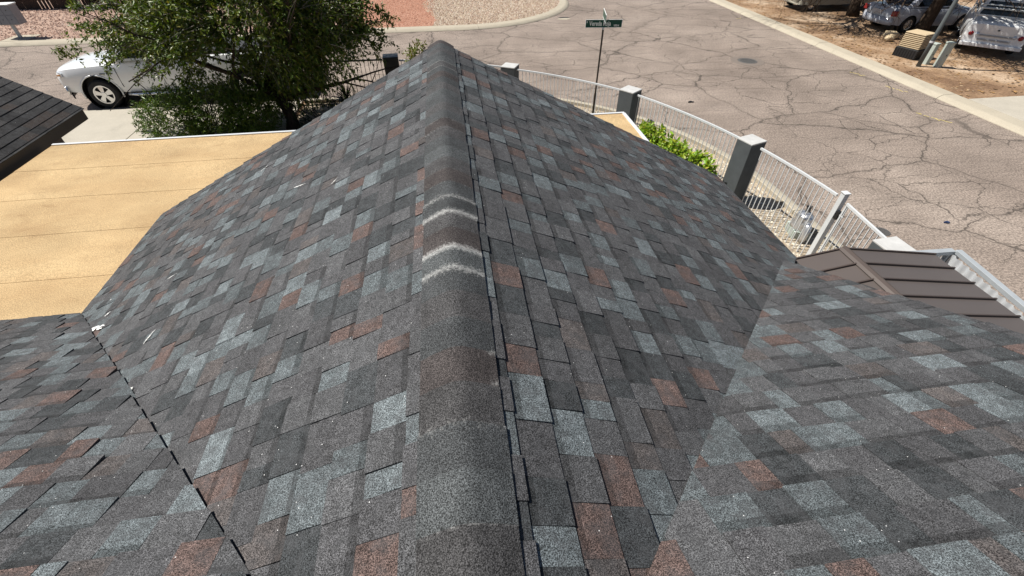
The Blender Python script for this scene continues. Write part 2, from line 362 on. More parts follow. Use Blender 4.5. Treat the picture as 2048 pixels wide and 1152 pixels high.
stones('loose_gravel', lambda rr: (rr.uniform(-4.7, -.5), rr.uniform(FY + .55, 33)), 7000, .035, [(.36, .16, .1), (.45, .22, .145), (.28, .12, .075), (.5, .28, .2)], .1, .45, 'fine red gravel chips beside the pale corner gravel')
PK = [(.42, .29, .23), (.34, .22, .17), (.5, .37, .3), (.28, .17, .13), (.46, .31, .24)]
stones('loose_gravel', lambda rr: (rr.uniform(-26, -8), rr.uniform(FY + .55, 32)), 9000, .06, PK, .098, .5, 'pinkish loose gravel around the white mailbox')
def strip_pts(rr):
    while 1:
        x, y = rr.uniform(3.5, KX - .38), rr.uniform(4, 14); cx, cy = KX - CR, KY - CR
        if y < cy or math.hypot(x - cx, y - cy) < CR - .4: return x, y
stones('loose_gravel', strip_pts, 5200, .038, [(.45, .4, .32), (.36, .31, .24), (.54, .49, .4), (.27, .22, .17), (.6, .55, .46)], .018, .5, 'tan loose gravel along the curved iron fence')
def yard_pts(rr):
    x, y = rr.uniform(EX + .7, 30), rr.uniform(12.4, 34); return x, y
stones('leaf_litter', yard_pts, 6000, .05, [(.24, .14, .07), (.3, .19, .1), (.17, .1, .055), (.38, .27, .17), (.34, .2, .08)], .12, .12, 'brown leaf litter strewn over the dirt yard')
# street ironwork and marks
def disc(name, x, y, r, mat, label, cat, ring=True):
    t = thing(name, label, cat, (x, y, .004)); b = MB(); b.lathe([(0, .010), (r * .93, .010), (r, .004), (r, 0)], 32, 'z'); o = b.build('cover_plate', mat, t)
    for k in range(-3, 4):
        wv = math.sqrt(max(0, (r * .8) ** 2 - (k * r * .22) ** 2)); bb = MB(); bb.box((-wv, k * r * .22 - .012, .010), (wv, k * r * .22 + .012, .016)); bb.build('tread_bar', mat, t)
    if ring: b = MB(); b.lathe([(r * 1.02, .0), (r * 1.04, .006), (r * 1.7, .004), (r * 1.75, -.004)], 32, 'z'); b.build('collar', m_ring, t)
    return t
m_ring = m_plain('patched_asphalt_ring', (.17, .14, .118), .9, 0, .25, 14)
disc('manhole_cover', 11.58, 17.23, .36, IRON, 'dark round iron manhole cover set in the cracked street', 'manhole cover')
disc('valve_cover', 8.32, 6.2, .15, IRON, 'small round valve cover in the asphalt beside the fence end', 'valve cover', False)
for cx, cy, n, aa in ((14.1, 11.2, 9, -1.1), (14.9, 13.6, 6, -1.2), (14.7, 15.2, 5, -1.1), (14.9, 24.0, 4, .3)):
    b = MB()
    for k in range(n):
        a = aa + rnd.uniform(-.5, .5); L = rnd.uniform(.06, .16); p = Vector((cx + math.cos(aa) * (k - n / 2) * .11 + rnd.uniform(-.03, .03), cy + math.sin(aa) * (k - n / 2) * .11 + rnd.uniform(-.03, .03), .004))
        d = Vector((math.cos(a), math.sin(a), 0)) * L; nn = Vector((-d.y, d.x, 0)).normalized() * .014; b.poly([p - nn, p + d - nn, p + d + nn, p + nn])
    b.build('paint_mark', YELP, street, recalc=False)
def blob(x, y, rx, ry, z, seed, n=14):
    rr = random.Random(seed); return [(x + rx * math.cos(6.283 * k / n) * rr.uniform(.6, 1.2), y + ry * math.sin(6.283 * k / n) * rr.uniform(.6, 1.2), z) for k in range(n)]
b = MB(); b.poly(blob(6.05, 25.25, .42, .2, .005, 4)); b.build('pothole_patch', CONC, street, recalc=False)
b = MB(); b.poly(blob(6.1, 25.5, .3, .10, .009, 6)); b.build('pothole_patch', DARKMETAL, street, recalc=False)
for nm, x, y, c, s, lb in (('scrap', 7.52, 13.4, DARKMETAL, .12, 'black scrap of rubber lying flat on the asphalt'), ('scrap', 9.87, 6.3, m_plain('blue_scrap', (.03, .05, .12), .5), .07, 'small blue scrap lying on the street'),
                           ('scrap', 5.9, 27.9, SPLAT, .05, 'tiny white scrap on the street by the corner curb')):
    b = MB(); p = blob(x, y, s, s * .45, .006, nm + str(x), 8); b.add(p + [(q[0], q[1], .02 + .01 * (k % 3)) for k, q in enumerate(p)], [tuple(range(8, 16))] + [(k, (k + 1) % 8, 8 + (k + 1) % 8, 8 + k) for k in range(8)])
    tag(b.build(nm, c), lb, 'litter')

# ---------------------------------------------------------------- the house with its shingled roof
RX, RZ, Y0 = -.063, 4.0, -.18
SL = .495; TH = math.atan(SL); CT, ST = math.cos(TH), math.sin(TH)
RAKE_Y, RUN = 5.02, 3.53; VMAX = RUN / CT; EXPO = .143; MAIN_R = 3.09; MAIN_L = -6.2
house = thing('house', 'house with grey and rust mottled shingle gable roof and tan flat roof beside it', 'house')
PAL = [((.0715, .0725, .0755), 31), ((.0610, .0610, .0640), 24), ((.0390, .0425, .0450), 17), ((.0850, .0980, .1035), 15), ((.1120, .1290, .1360), 8), ((.0930, .0655, .0585), 7), ((.0770, .0690, .0670), 5)]
PC = [p[0] for p in PAL]; PW = [p[1] for p in PAL]
def clip(poly, n, d):                   # keep n.p <= d
    out = []
    for i in range(len(poly)):
        a, b = poly[i], poly[(i + 1) % len(poly)]; da = n[0] * a[0] + n[1] * a[1] - d; db = n[0] * b[0] + n[1] * b[1] - d
        if da <= 0: out.append(a)
        if da * db < 0: t = da / (da - db); out.append((a[0] + (b[0] - a[0]) * t, a[1] + (b[1] - a[1]) * t))
    return out
class Slope:
    def __init__(s, o, u, dn, lift=0): s.o, s.u, s.dn = Vector(o), Vector(u), Vector(dn); s.n = s.u.cross(s.dn); s.n = s.n if s.n.z > 0 else -s.n; s.lift = lift
    def P(s, u, v, h=0): return s.o + s.u * u + s.dn * v + s.n * (h + s.lift)
left = Slope((RX, 0, RZ), (0, 1, 0), (-CT, 0, -ST)); right = Slope((RX, 0, RZ), (0, 1, 0), (CT, 0, -ST)); main = Slope((0, Y0, RZ), (1, 0, 0), (0, CT, -ST), .009)
PIECES = []
def courses(sl, v_first, v_last, u0, u1, clips, seed, palw=PW, pal=PC, name='shingle'):
    rr = random.Random(seed); v = v_first; k = 0; prev = None
    while v < v_last - .02:
        va, vb = v, min(v + EXPO, v_last + .012); u = u0 - rr.uniform(0, .3); raised = rr.random() < .5
        while u < u1:
            wd = rr.choice((.08, .1, .12, .135, .135, .15, .17, .19)); e = rr.uniform(-.004, .004); gp = rr.choice((.0004, .0007, .001, .0016, .0024))
            q = [(u + gp, va), (u + wd - gp, va), (u + wd - gp * .6, vb + e * .6), (u + gp * .6, vb + e * .6)]
            for n, d in clips(va): q = clip(q, n, d) if len(q) > 2 else q
            if len(q) > 2:
                ar = abs(sum(a[0] * b[1] - b[0] * a[1] for a, b in zip(q, q[1:] + q[:1]))) / 2
                if ar > .0006:
                    c = rr.choices(pal, palw)[0]
                    while c == prev: c = rr.choices(pal, palw)[0]
                    prev = c; j = rr.uniform(.88, 1.12); c = tuple(x * j for x in c)
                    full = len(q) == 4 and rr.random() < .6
                    t = (.0095 if raised else .0045) + rr.uniform(-.0008, .0018); tw = rr.uniform(-.0012, .0016)
                    if sl is main and u < -.3 and va > .5 and -u - va * CT < .62 and rr.random() < .7: t += rr.uniform(.004, .015)
                    PIECES.append((sl, q, va, vb, t, tw, c, ar, name, full))
            u += wd; raised = not raised if rr.random() < .82 else raised
        v += EXPO; k += 1
def piece_geo(pc):
    sl, q, va, vb, t, tw, c, ar, name, full = pc
    um = sum(p[0] for p in q) / len(q); h = lambda p: .0015 + max(0, (p[1] - va) / EXPO) * t + (p[0] - um) * tw * 4
    top = [sl.P(p[0], p[1], h(p)) for p in q]; bot = [sl.P(p[0], p[1], -.004) for p in q]; n = len(q)
    sides = [(k, (k + 1) % n, n + (k + 1) % n, n + k) for k in range(n)]
    if full:                             # printed shadow band along the top of the exposed tab
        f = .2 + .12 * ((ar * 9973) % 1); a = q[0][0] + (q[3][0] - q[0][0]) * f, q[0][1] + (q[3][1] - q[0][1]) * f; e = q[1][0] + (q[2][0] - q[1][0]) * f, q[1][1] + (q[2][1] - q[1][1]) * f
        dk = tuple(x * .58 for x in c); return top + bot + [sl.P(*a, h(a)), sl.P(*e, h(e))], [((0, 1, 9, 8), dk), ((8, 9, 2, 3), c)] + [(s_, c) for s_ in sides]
    return top + bot, [(tuple(range(n)), c)] + [(s_, c) for s_ in sides]
def put(b, pc):
    vs, fs = piece_geo(pc); i = len(b.v); b.v += [tuple(p) for p in vs]
    for f, c in fs: b.f.append(tuple(i + k for k in f)); b.c.append(c); b.mi.append(0)
# gable slopes: valley Y >= Y0 + v*CT ; rake Y <= RAKE_Y
def gable_clips(va): return [((-1, CT), -(Y0) + .02), ((1, 0), RAKE_Y + (.006 if int(va * 1000) % 3 else -.004))]
courses(left, .055, VMAX, -.2, RAKE_Y + .3, gable_clips, 11)
def gable_clips_r(va): return [((-1, CT), -Y0 + (.14 if va > 3.3 else .02)), gable_clips(va)[1]]
courses(right, .042, VMAX, -.2, RAKE_Y + .3, gable_clips_r, 12)
def mainL(va): return [((1, CT), RX - .002 - .02 * ((va * 77.7) % 1))] if va > -.2 else [((1, 0), RX)]
def mainR(va): return [((-1, CT), -RX - .004), ((1, 0), MAIN_R)] if va > -.2 else [((1, 0), MAIN_R), ((-1, 0), -RX)]
courses(main, .02 - 14 * EXPO, VMAX - .03, MAIN_L, .5, mainL, 31)
courses(main, .05 - 14 * EXPO, VMAX - .03, -.5, MAIN_R + .3, mainR, 22)
def depth_area(pc):
    sl, q, va, vb, t, tw, c, ar, name, full = pc; p = sl.P(sum(a[0] for a in q) / len(q), (va + vb) / 2); d = p - CAM_LOC; loc = cam.matrix_world.inverted() @ p
    if loc.z > -.1: return 0
    x, y = loc.x / -loc.z * 880, loc.y / -loc.z * 880
    if abs(x) > 1080 or abs(y) > 620: return 0
    return ar * abs(d.normalized().dot(sl.n)) / d.length_squared
roofp = MB()                            # boarded deck under the shingles
def slopepoly(sl, pts, h): return [sl.P(u, v, h) for u, v in pts]
HD = -.012
roofp.poly(slopepoly(left, [(Y0, 0), (RAKE_Y - .02, 0), (RAKE_Y - .02, VMAX), (Y0 + RUN, VMAX)], HD)); roofp.poly(slopepoly(right, [(Y0, 0), (RAKE_Y - .02, 0), (RAKE_Y - .02, VMAX), (Y0 + RUN, VMAX)], HD))
roofp.poly(slopepoly(main, [(RX, 0), (RX - RUN, VMAX), (MAIN_L, VMAX), (MAIN_L, -2.0), (RX, -2.0)], HD)); roofp.poly(slopepoly(main, [(RX, 0), (RX, -2.0), (MAIN_R - .02, -2.0), (MAIN_R - .02, MAIN_R / CT - .06), (MAIN_R - .02, (MAIN_R - RX) / CT - .0)], HD))
yr, zr = Y0 - 2.0 * CT, RZ + 2.0 * ST
roofp.poly([(MAIN_L, yr, zr - .015), (MAIN_R, yr, zr - .015), (MAIN_R, yr - 4, zr - 2), (MAIN_L, yr - 4, zr - 2)])
roof = roofp.build('roof_deck', FASC, house, recalc=False)
order = sorted(PIECES, key=depth_area, reverse=True)
for pc in order[:300]:
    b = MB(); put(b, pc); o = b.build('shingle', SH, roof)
field = MB()
for pc in order[300:]: put(field, pc)
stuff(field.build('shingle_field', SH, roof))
# ridge caps, bent over the ridge, butts facing the gable end
CAPH = .150
def cap_section(y, h, half=CAPH, n=15, sag=0):
    out = []
    for k in range(n):
        s_ = -half + 2 * half * k / (n - 1); r_ = .042; a = abs(s_)
        drop = (a - r_ / 2) * ST if a > r_ else a * a / (2 * r_) * ST; x = s_ * (1 - (1 - CT) * min(1, a / r_ if a < r_ else 1))
        out.append((RX + x, y, RZ + .004 + h - drop + sag * math.sin(y * 2.1) * .002 - (.004 if a > half - .03 else 0)))
    return out
capcols = {'d': (.048, .051, .053), 'b': (.046, .040, .039), 'g': (.061, .066, .068), 'm': (.054, .053, .054)}
y = .42 - 5 * .145; i = 0
seq = 'dgbdmgdmbdmdgbmddbmgdmbdmdgmdbdmgdmdbdmgd'
DUST = {1.435: .62, 1.58: .74, 1.87: .7, 2.015: .5, 4.19: .55, 4.335: .5, 2.885: .25, 3.03: .3, .71: .22}
while y < RAKE_Y - .02:
    y1 = min(y + .145, RAKE_Y + .015); rows = 13; secs = []; rr = random.Random(i); half = CAPH + rr.uniform(-.004, .004); jj = rr.uniform(.9, 1.1)
    for k in range(rows):
        f = k / (rows - 1); yy = y - .02 + (y1 - y + .02) * f; secs.append(cap_section(yy, .0055 + .0055 * f, half))
    bot = [(p[0], p[1] + .0, p[2] - .012) for p in secs[-1]]; secs.append(bot); b = MB(); b.loft(secs, closed=False, cap=False, col=tuple(x * jj for x in capcols[seq[i % len(seq)]]))
    # side thickness
    for side in (0, -1):
        for k in range(rows - 1):
            p, q = secs[k][side], secs[k + 1][side]; b.poly([p, q, (q[0], q[1], q[2] - .016), (p[0], p[1], p[2] - .016)], b.c[0])
    o = b.build('ridge_cap', CAP, roof, smooth=True); o.data.set_sharp_from_angle(angle=R(40))
    at = o.data.attributes.new('dust', 'FLOAT', 'POINT')
    near = min(DUST, key=lambda d: abs(d - y1)); near0 = min(DUST, key=lambda d: abs(d - y)); vals = []; lip = rr.choice((.0, .12, .2, .28))
    for vtx in o.data.vertices:
        d = 0
        for yy in (near, near0):
            if abs(vtx.co.y - yy) < .13: d = max(d, DUST[yy] * math.exp(-(((vtx.co.y - yy) / (.016 if yy > 3 else .030)) ** 2)))
        if abs(vtx.co.y - .95) < .17 and vtx.co.x > RX + .10: d = max(d, .5 * math.exp(-(((vtx.co.y - (.87 if vtx.co.y < .93 else 1.0)) / .02) ** 2)))
        if abs(vtx.co.y - y1) < .012: d = max(d, lip)
        vals.append(d)
    at.data.foreach_set('value', vals); y = y1 if y1 > RAKE_Y else y + .145; i += 1
# fascia, barge boards, gable walls
b = MB(); b.poly([(RX - RUN + .35, RAKE_Y - .25, 0), (RX + RUN - .35, RAKE_Y - .25, 0), (RX + RUN - .35, RAKE_Y - .25, RZ - (RUN - .35) * SL - .06), (RX, RAKE_Y - .25, RZ - .06), (RX - RUN + .35, RAKE_Y - .25, RZ - (RUN - .35) * SL - .06)])
b.poly([(RX + RUN - .35, RAKE_Y - .25, 0), (RX + RUN - .35, 2.6, 0), (RX + RUN - .35, 2.6, 2.3), (RX + RUN - .35, RAKE_Y - .25, 2.3)])
b.poly([(RX - RUN + .35, RAKE_Y - .25, 0), (RX - RUN + .35, 2.6, 0), (RX - RUN + .35, 2.6, 2.3), (RX - RUN + .35, RAKE_Y - .25, 2.3)])
b.poly([(MAIN_L, 3.0, 0), (RX - RUN + .35, 3.0, 0), (RX - RUN + .35, 3.0, 2.35), (MAIN_L, 3.0, 2.35)])
b.poly([(MAIN_R - .3, 2.9, 0), (MAIN_R - .3, -6, 0), (MAIN_R - .3, -6, 2.6), (MAIN_R - .3, yr, zr - .1), (MAIN_R - .3, 2.9, 2.4)])
b.build('wall', STUCW, house)
for sgn, sl in ((-1, left), (1, right)):
    b = MB(); b.box((0, 0, 0), (1, 1, 1)); b.v = [tuple(sl.P(u, v, h)) for u, v, h in ((RAKE_Y - .045, 0, -.16), (RAKE_Y - .015, 0, -.16), (RAKE_Y - .015, VMAX, -.16), (RAKE_Y - .045, VMAX, -.16), (RAKE_Y - .045, 0, -.015), (RAKE_Y - .015, 0, -.015), (RAKE_Y - .015, VMAX, -.015), (RAKE_Y - .045, VMAX, -.015))]
    b.build('barge_board', FASC, house)
b = MB(); x = RX + RUN - .03; b.box((x, 2.9, 2.11), (x + .02, RAKE_Y - .05, 2.24)); b.build('fascia', FASC, house)
b = MB(); b.box((MAIN_R - .04, -1.9, 0), (MAIN_R - .015, 2.95, .1)); b.v = [tuple(main.P(u, v, h)) for u, v, h in [(MAIN_R - .04, -1.9, -.15), (MAIN_R - .015, -1.9, -.15), (MAIN_R - .015, 3.45, -.15), (MAIN_R - .04, 3.45, -.15), (MAIN_R - .04, -1.9, -.015), (MAIN_R - .015, -1.9, -.015), (MAIN_R - .015, 3.45, -.015), (MAIN_R - .04, 3.45, -.015)]]; b.build('barge_board', FASC, house)
# white splatters on the left slope and valley
def streak(u0, v0, u1, v1, wd, seed):     # ragged dried splash from one point to another
    rr = random.Random(seed); d = Vector((u1 - u0, v1 - v0)); L = d.length; d /= L; n = Vector((-d.y, d.x)); up, dn = [], []
    for k in range(11):
        f = k / 10; wv = wd * (.25 + .75 * math.sin(3.14 * min(1, f + .08))) * rr.uniform(.25, 1.1); c = Vector((u0, v0)) + d * (L * f) + n * wd * rr.uniform(-.5, .5); up.append(c + n * wv); dn.append(c - n * wv)
    b = MB(); b.poly([left.P(p.x, p.y, .0135) for p in up + dn[::-1]]); b.build('splatter', SPLAT, roof, recalc=False)
for k, q in enumerate(((2.88, 3.43, 2.78, 3.17, .018), (2.85, 3.40, 2.81, 3.25, .022), (2.80, 3.28, 2.76, 3.18, .012), (2.96, 3.31, 2.99, 3.26, .012), (2.167, 2.321, 2.276, 2.275, .009), (2.20, 2.30, 2.24, 2.30, .012), (1.83, 2.27, 1.79, 2.22, .012), (1.76, 2.16, 1.73, 2.11, .012), (2.984, 2.60, 2.99, 2.49, .007), (3.25, 3.46, 3.24, 3.44, .008), (3.35, 1.4, 3.30, 1.27, .006), (4.3, 2.1, 4.36, 2.02, .006), (3.0, .95, 3.05, .90, .006))): streak(*q, k)

# tan flat roof: overlapping sheets with a white drip edge
FZ, FX0, FX1, FY1 = 2.2, -6.22, 2.98, 7.44
flat = MB(); flat.box((FX0 + .02, 3.0, FZ - .16), (FX1 - .02, FY1 - .02, FZ - .012)); flat = flat.build('flat_roof', FASC, house)
ys = [3.2, 4.03, 4.90, 5.76, 6.6, FY1 - .01]
for k in range(5):
    b = MB(); y0_, y1_ = ys[k], ys[k + 1]; nx, ny = 46, 6; vs = []
    for iy in range(ny + 1):
        for ix in range(nx + 1):
            x = FX0 + (FX1 - FX0) * ix / nx; yy = y0_ - (.05 if k else 0) + (y1_ - y0_ + (.05 if k else 0)) * iy / ny
            if iy == 0 and k: yy += .008 * noise.noise(Vector((x * 2, k, 0)))
            vs.append((x, yy, FZ - .004 + (.0045 * (1 - iy / ny) if k else 0) + .004 * noise.noise(Vector((x * 1.3, yy * 2.3, 3))) + .0009 * (4 - k)))
    W = nx + 1; b.add(vs, [(iy * W + ix, iy * W + ix + 1, (iy + 1) * W + ix + 1, (iy + 1) * W + ix) for iy in range(ny) for ix in range(nx)])
    if k:                                # lap edge
        b.add(vs[:W] + [(p[0], p[1], p[2] - .009) for p in vs[:W]], [(ix, ix + 1, W + ix + 1, W + ix) for ix in range(nx)])
    b.build('roofing_sheet', TAN, flat, smooth=False)
b = MB(); b.box((FX0, FY1 - .035, FZ - .12), (FX1, FY1 + .012, FZ + .012)); b.build('drip_edge', DRIP, flat, bevel=.003)
b = MB(); b.box((FX1 - .045, 4.9, FZ - .12), (FX1 + .012, FY1 - .037, FZ + .012)); b.build('drip_edge', DRIP, flat, bevel=.003)
for x in (-5.9, -2.5, .4, 2.8): b = MB(); b.box((x - .05, FY1 - .25, 0), (x + .05, FY1 - .15, FZ - .16)); b.build('post', FASC, house)

# ---------------------------------------------------------------- dark-roofed neighbour at the left
nb = thing('outbuilding', 'low building with charcoal shingle roof beside the tan flat roof', 'building')
NX, NZ, NY1, NS = -6.36, 2.31, 8.66, .62; nth = math.atan(NS); NLEN = 3.2
nsl = Slope((NX, 0, NZ), (0, 1, 0), (-math.cos(nth), 0, math.sin(nth)))
b = MB(); b.poly([nsl.P(u, v, -.012) for u, v in ((2.0, 0), (NY1 - .02, 0), (NY1 - .02, NLEN), (2.0, NLEN))]); nroof = b.build('roof_deck', FASC, nb, recalc=False)
rr = random.Random(5); k = 0; v = NLEN; cnt = 0; restn = MB(); E2 = .127
NP = [((.034, .034, .035), 4), ((.021, .021, .022), 3), ((.052, .051, .051), 3), ((.045, .036, .032), 1)]
while v > .001:
    u = NY1
    while u > 2.2:
        wd = rr.choice((.16, .2, .24, .3)); c = rr.choices([p[0] for p in NP], [p[1] for p in NP])[0]; va, vb = v, max(-.012, v - E2)
        t = rr.uniform(.005, .009); q = [(u, va), (max(2.0, u - wd), va), (max(2.0, u - wd), vb), (u, vb)]
        vs = [nsl.P(p[0], p[1], .002 + (t if p[1] == vb else 0)) for p in q] + [nsl.P(p[0], p[1], -.004) for p in q]; fs = [(0, 1, 2, 3)] + [(j, (j + 1) % 4, 4 + (j + 1) % 4, 4 + j) for j in range(4)]
        if u > 5.6 and v < 1.6 and cnt < 280: bb = MB(); bb.add(vs, fs, c); bb.build('shingle', SH, nroof); cnt += 1
        else: restn.add(vs, fs, c)
        u -= wd
    v -= E2
stuff(restn.build('shingle_field', SH, nroof))
b = MB(); b.box((NX - .03, 2.0, NZ - .17), (NX - .005, NY1 - .03, NZ - .012)); b.build('fascia', m_plain('brown_gutter', (.06, .05, .042), .6, .1, .2, 5), nb)
b = MB(); b.box((0, 0, 0), (1, 1, 1)); b.v = [tuple(nsl.P(u, v, h)) for u, v, h in ((NY1 - .05, .03, -.18), (NY1 - .018, .03, -.18), (NY1 - .018, NLEN, -.18), (NY1 - .05, NLEN, -.18), (NY1 - .05, .03, -.013), (NY1 - .018, .03, -.013), (NY1 - .018, NLEN, -.013), (NY1 - .05, NLEN, -.013))]; b.build('barge_board', FASC, nb)
b = MB(); xw = NX - .42; b.poly([(xw, 2, 0), (xw, NY1 - .3, 0), (xw, NY1 - .3, NZ + .12), (xw, 2, NZ + .12)]); b.poly([(xw, NY1 - .3, 0), (xw - 2.4, NY1 - .3, 0), (xw - 2.4, NY1 - .3, NZ + 1.5), (xw, NY1 - .3, NZ + .12)]); b.build('wall', m_plain('dark_brown_wall', (.12, .1, .085), .9, 0, .15, 6, .2), nb)  # plain dark brown wall colour

# ---------------------------------------------------------------- brown metal shed roof at the right
sx, sz0, sz1, sy1, sy0, hw = 4.69, 1.80, 1.55, 3.78, .6, 1.46
shed = thing('metal_shed', 'low shed with brown standing-seam metal roof beside the shingled gable', 'shed', (sx, 2.2, 0)); off = (sx, 2.2, 0)
pit = .285; k = 0; yy = sy1
while yy > sy0:
    y2 = max(sy0, yy - pit)
    for sg in (-1, 1):
        b = MB(); b.poly([(sx, yy - .002, sz0), (sx + sg * hw, yy - .002, sz1), (sx + sg * hw, y2 + .002, sz1), (sx, y2 + .002, sz0)]); n_ = len(b.v); b.add([(p[0], p[1], p[2] - .02) for p in b.v[:4]], [(3, 2, 1, 0)]); b.f += [(j, (j + 1) % 4, 4 + (j + 1) % 4, 4 + j) for j in range(4)]; b.c += [None] * 4; b.mi += [0] * 4
        b.build('roof_panel', BROWNM, shed, off=off)
        if k: b = MB(); b.box((0, 0, 0), (1, 1, 1)); zt = lambda x: sz0 + (sz1 - sz0) * abs(x - sx) / hw; b.v = [(x, y_, zt(x) + dz) for dz in (-.01, .026) for x, y_ in ((sx + sg * .03, yy - .009), (sx + sg * hw, yy - .009), (sx + sg * hw, yy + .009), (sx + sg * .03, yy + .009))]; b.build('seam_rib', BROWNT, shed, off=off)
    yy = y2; k += 1
b = MB(); b.loft([[(sx - .06, y_, sz0 + .005), (sx - .035, y_, sz0 + .035), (sx, y_, sz0 + .05), (sx + .035, y_, sz0 + .035), (sx + .06, y_, sz0 + .005)] for y_ in (sy0, sy1 + .01)], closed=True); b.build('ridge_cap', BROWNT, shed, off=off)
for sg in (-1, 1):
    b = MB(); b.box((0, 0, 0), (1, 1, 1)); b.v = [(x, y_, sz0 + (sz1 - sz0) * abs(x - sx) / hw + dz) for dz in (-.11, .02) for x, y_ in ((sx, sy1 - .0), (sx + sg * (hw + .015), sy1 - .0), (sx + sg * (hw + .015), sy1 + .02), (sx, sy1 + .02))]; b.build('gable_trim', BROWNT, shed, off=off)
    b = MB(); b.box((sx + sg * hw - .012, sy0, sz1 - .1), (sx + sg * hw + .012, sy1, sz1 - .022)); b.build('eave_trim', BROWNT, shed, off=off)
b = MB(); b.box((sx - hw + .12, sy0 + .1, 0), (sx + hw - .12, sy1 - .12, sz1 - .05)); b.build('wall', m_plain('shed_wall', (.2, .17, .15), .6), shed, off=off)

# ---------------------------------------------------------------- corrugated metal fence
def corrugated(name, a, c, ztop, label, depth=.016, face=-.062):
    a, c = Vector((*a, 0)), Vector((*c, 0)); L = (c - a).length; d = (c - a) / L; nn = Vector((-d.y, d.x, 0)); mid = (a + c) / 2
    t = thing(name, label, 'fence', mid, 0, 'corrugated metal fence runs'); n = int(L / .0125); vs = []
    for k in range(n + 1):
        p = a + d * (L * k / n) + nn * (depth * math.sin(2 * math.pi * k * L / n / .12) + face); vs += [(p.x, p.y, .06), (p.x, p.y, ztop - .04)]
    b = MB(); b.add(vs, [(2 * k, 2 * k + 2, 2 * k + 3, 2 * k + 1) for k in range(n)]); b.build('corrugated_sheet', GALV, t, True, off=mid)
    M = lambda s0, s1, z0, z1, wd: [tuple(a + d * s + nn * w_ + Vector((0, 0, z))) for z in (z0, z1) for s, w_ in ((s0, -wd), (s1, -wd), (s1, wd), (s0, wd))]
    for z0, z1 in ((ztop - .035, ztop + .025), (.03, .08)): b = MB(); b.box((0, 0, 0), (1, 1, 1)); b.v = M(-.03, L + .03, z0, z1, .04); b.build('rail', STEELFR, t, off=mid, bevel=.004)
    for s_ in (.0, L): b = MB(); b.box((0, 0, 0), (1, 1, 1)); b.v = M(s_ - .03, s_ + .03, 0, ztop - .037, .03); b.build('post', STEELFR, t, off=mid, bevel=.004)
corrugated('corrugated_fence', (6.78, 3.94), (6.42, 1.4), 1.4, 'sunlit corrugated metal fence in a steel frame beside the brown shed roof')
corrugated('corrugated_fence', (6.12, 4.02), (6.72, 4.00), 1.38, face=.06, label='short corrugated fence return between the wide end pillar and the steel corner')

# ---------------------------------------------------------------- iron fence along the corner
PIL = [(-1.66, 14.35, .43, .40, 1.47, R(4), 'black', 'iron fence pillar near the leafy tree, coloured black for its shade'),
       (1.70, 13.12, .40, .40, 1.42, R(-28), 'grey', 'grey stucco pillar with painted sunlit top, next after the shade-black pillar'),
       (4.40, 10.80, .40, .40, 1.42, R(-52), 'grey', 'grey stucco pillar beside the street name sign'),
       (5.84, 7.70, .37, .40, 1.42, R(-72), 'grey', 'grey stucco pillar between the bright green bush and the silver pipe wrap'),
       (6.14, 4.24, .46, .40, 1.33, R(-86), 'pale', 'wide end pillar of the iron fence by the corrugated fence, sunlit top painted in')]
# rotations: the face turned to the yard follows the curve
for x, y, a, b_, z, rz, kind, lab in PIL:
    t = thing('fence_pillar', lab, 'pillar', (x, y, 0), rz, 'fence pillars'); bod = MB(); bod.box((-a / 2, -b_ / 2, 0), (a / 2, b_ / 2, z - .03)); bod.build('shaft', STUCCO_SHADE if kind == 'black' else STUCCO, t, bevel=.008)
    cp = MB(); cp.box((-a / 2 - .004, -b_ / 2 - .004, z - .03), (a / 2 + .004, b_ / 2 + .004, z)); cp.build('cap', STUCCO_SHADE if kind == 'black' else STUCCO_SUN, t, bevel=.008)  # cap colour holds painted sunlight; the black kind holds painted shade
def fence(p, q, ztop, mat, label, bow=0, sp=.105, name='fence_panel', r=.0066, rail=.019, low=True):
    p, q = Vector((*p, 0)), Vector((*q, 0)); L = (q - p).length; d = (q - p) / L; nn = Vector((-d.y, d.x, 0)); mid = (p + q) / 2
    P = lambda s: p + d * s + nn * (bow * 4 * (s / L) * (1 - s / L))
    t = thing(name, label, 'fence', mid, 0, 'iron fence panels'); m = 10
    for z, rl in ((ztop, rail), (.16, rail * .8)):
        b = MB(); sec = []
        for k in range(m + 1):
            c = P(L * k / m); sec.append([c + nn * x + Vector((0, 0, z + dz)) for x, dz in ((-rl, -rl), (rl, -rl), (rl, rl), (-rl, rl))])
        b.loft(sec)
        if z == ztop or low: b.build('top_rail' if z == ztop else 'bottom_rail', mat, t, off=mid)
    n = int(L / sp); base = MB(); base.box((-r, -r, .06 if low else -.03), (r, r, ztop - rail - .001)); me = None
    for k in range(n):
        c = P((k + .5) * L / n) - mid
        if me is None: o = base.build('picket', mat, t); me = o.data
        else: o = bpy.data.objects.new('picket', me); C.objects.link(o); o.parent = t
        o.location = c; o.rotation_euler = (0, 0, math.atan2(d.y, d.x))
    return t
fence((-5.9, 14.42), (-1.9, 14.36), 1.36, SHADEMETAL, 'iron fence panel coloured dark for its shade, behind the leafy tree and shrub', 0, .118)
fence((-1.42, 14.3), (1.5, 13.25), 1.34, WHITEMETAL, 'pale iron fence panel between the shade-black pillar and the next pillar', .12)
fence((1.88, 12.98), (4.25, 10.98), 1.33, WHITEMETAL, 'pale iron fence panel in front of the street sign pole', .13)
fence((4.52, 10.6), (5.76, 7.9), 1.33, WHITEMETAL, 'pale iron fence panel behind the bright green bush', .10)
fence((5.92, 7.46), (6.23, 5.66), 1.33, WHITEMETAL, 'pale iron fence panel in front of the silver wrapped pipe', .03, .098, low=False)
t = thing('gate_post', 'thick white square gate post with dark latch box', 'gate post', (6.25, 5.55, 0)); b = MB(); b.box((-.045, -.045, 0), (.045, .045, 1.43)); b.build('post', WHITEMETAL, t, bevel=.004)
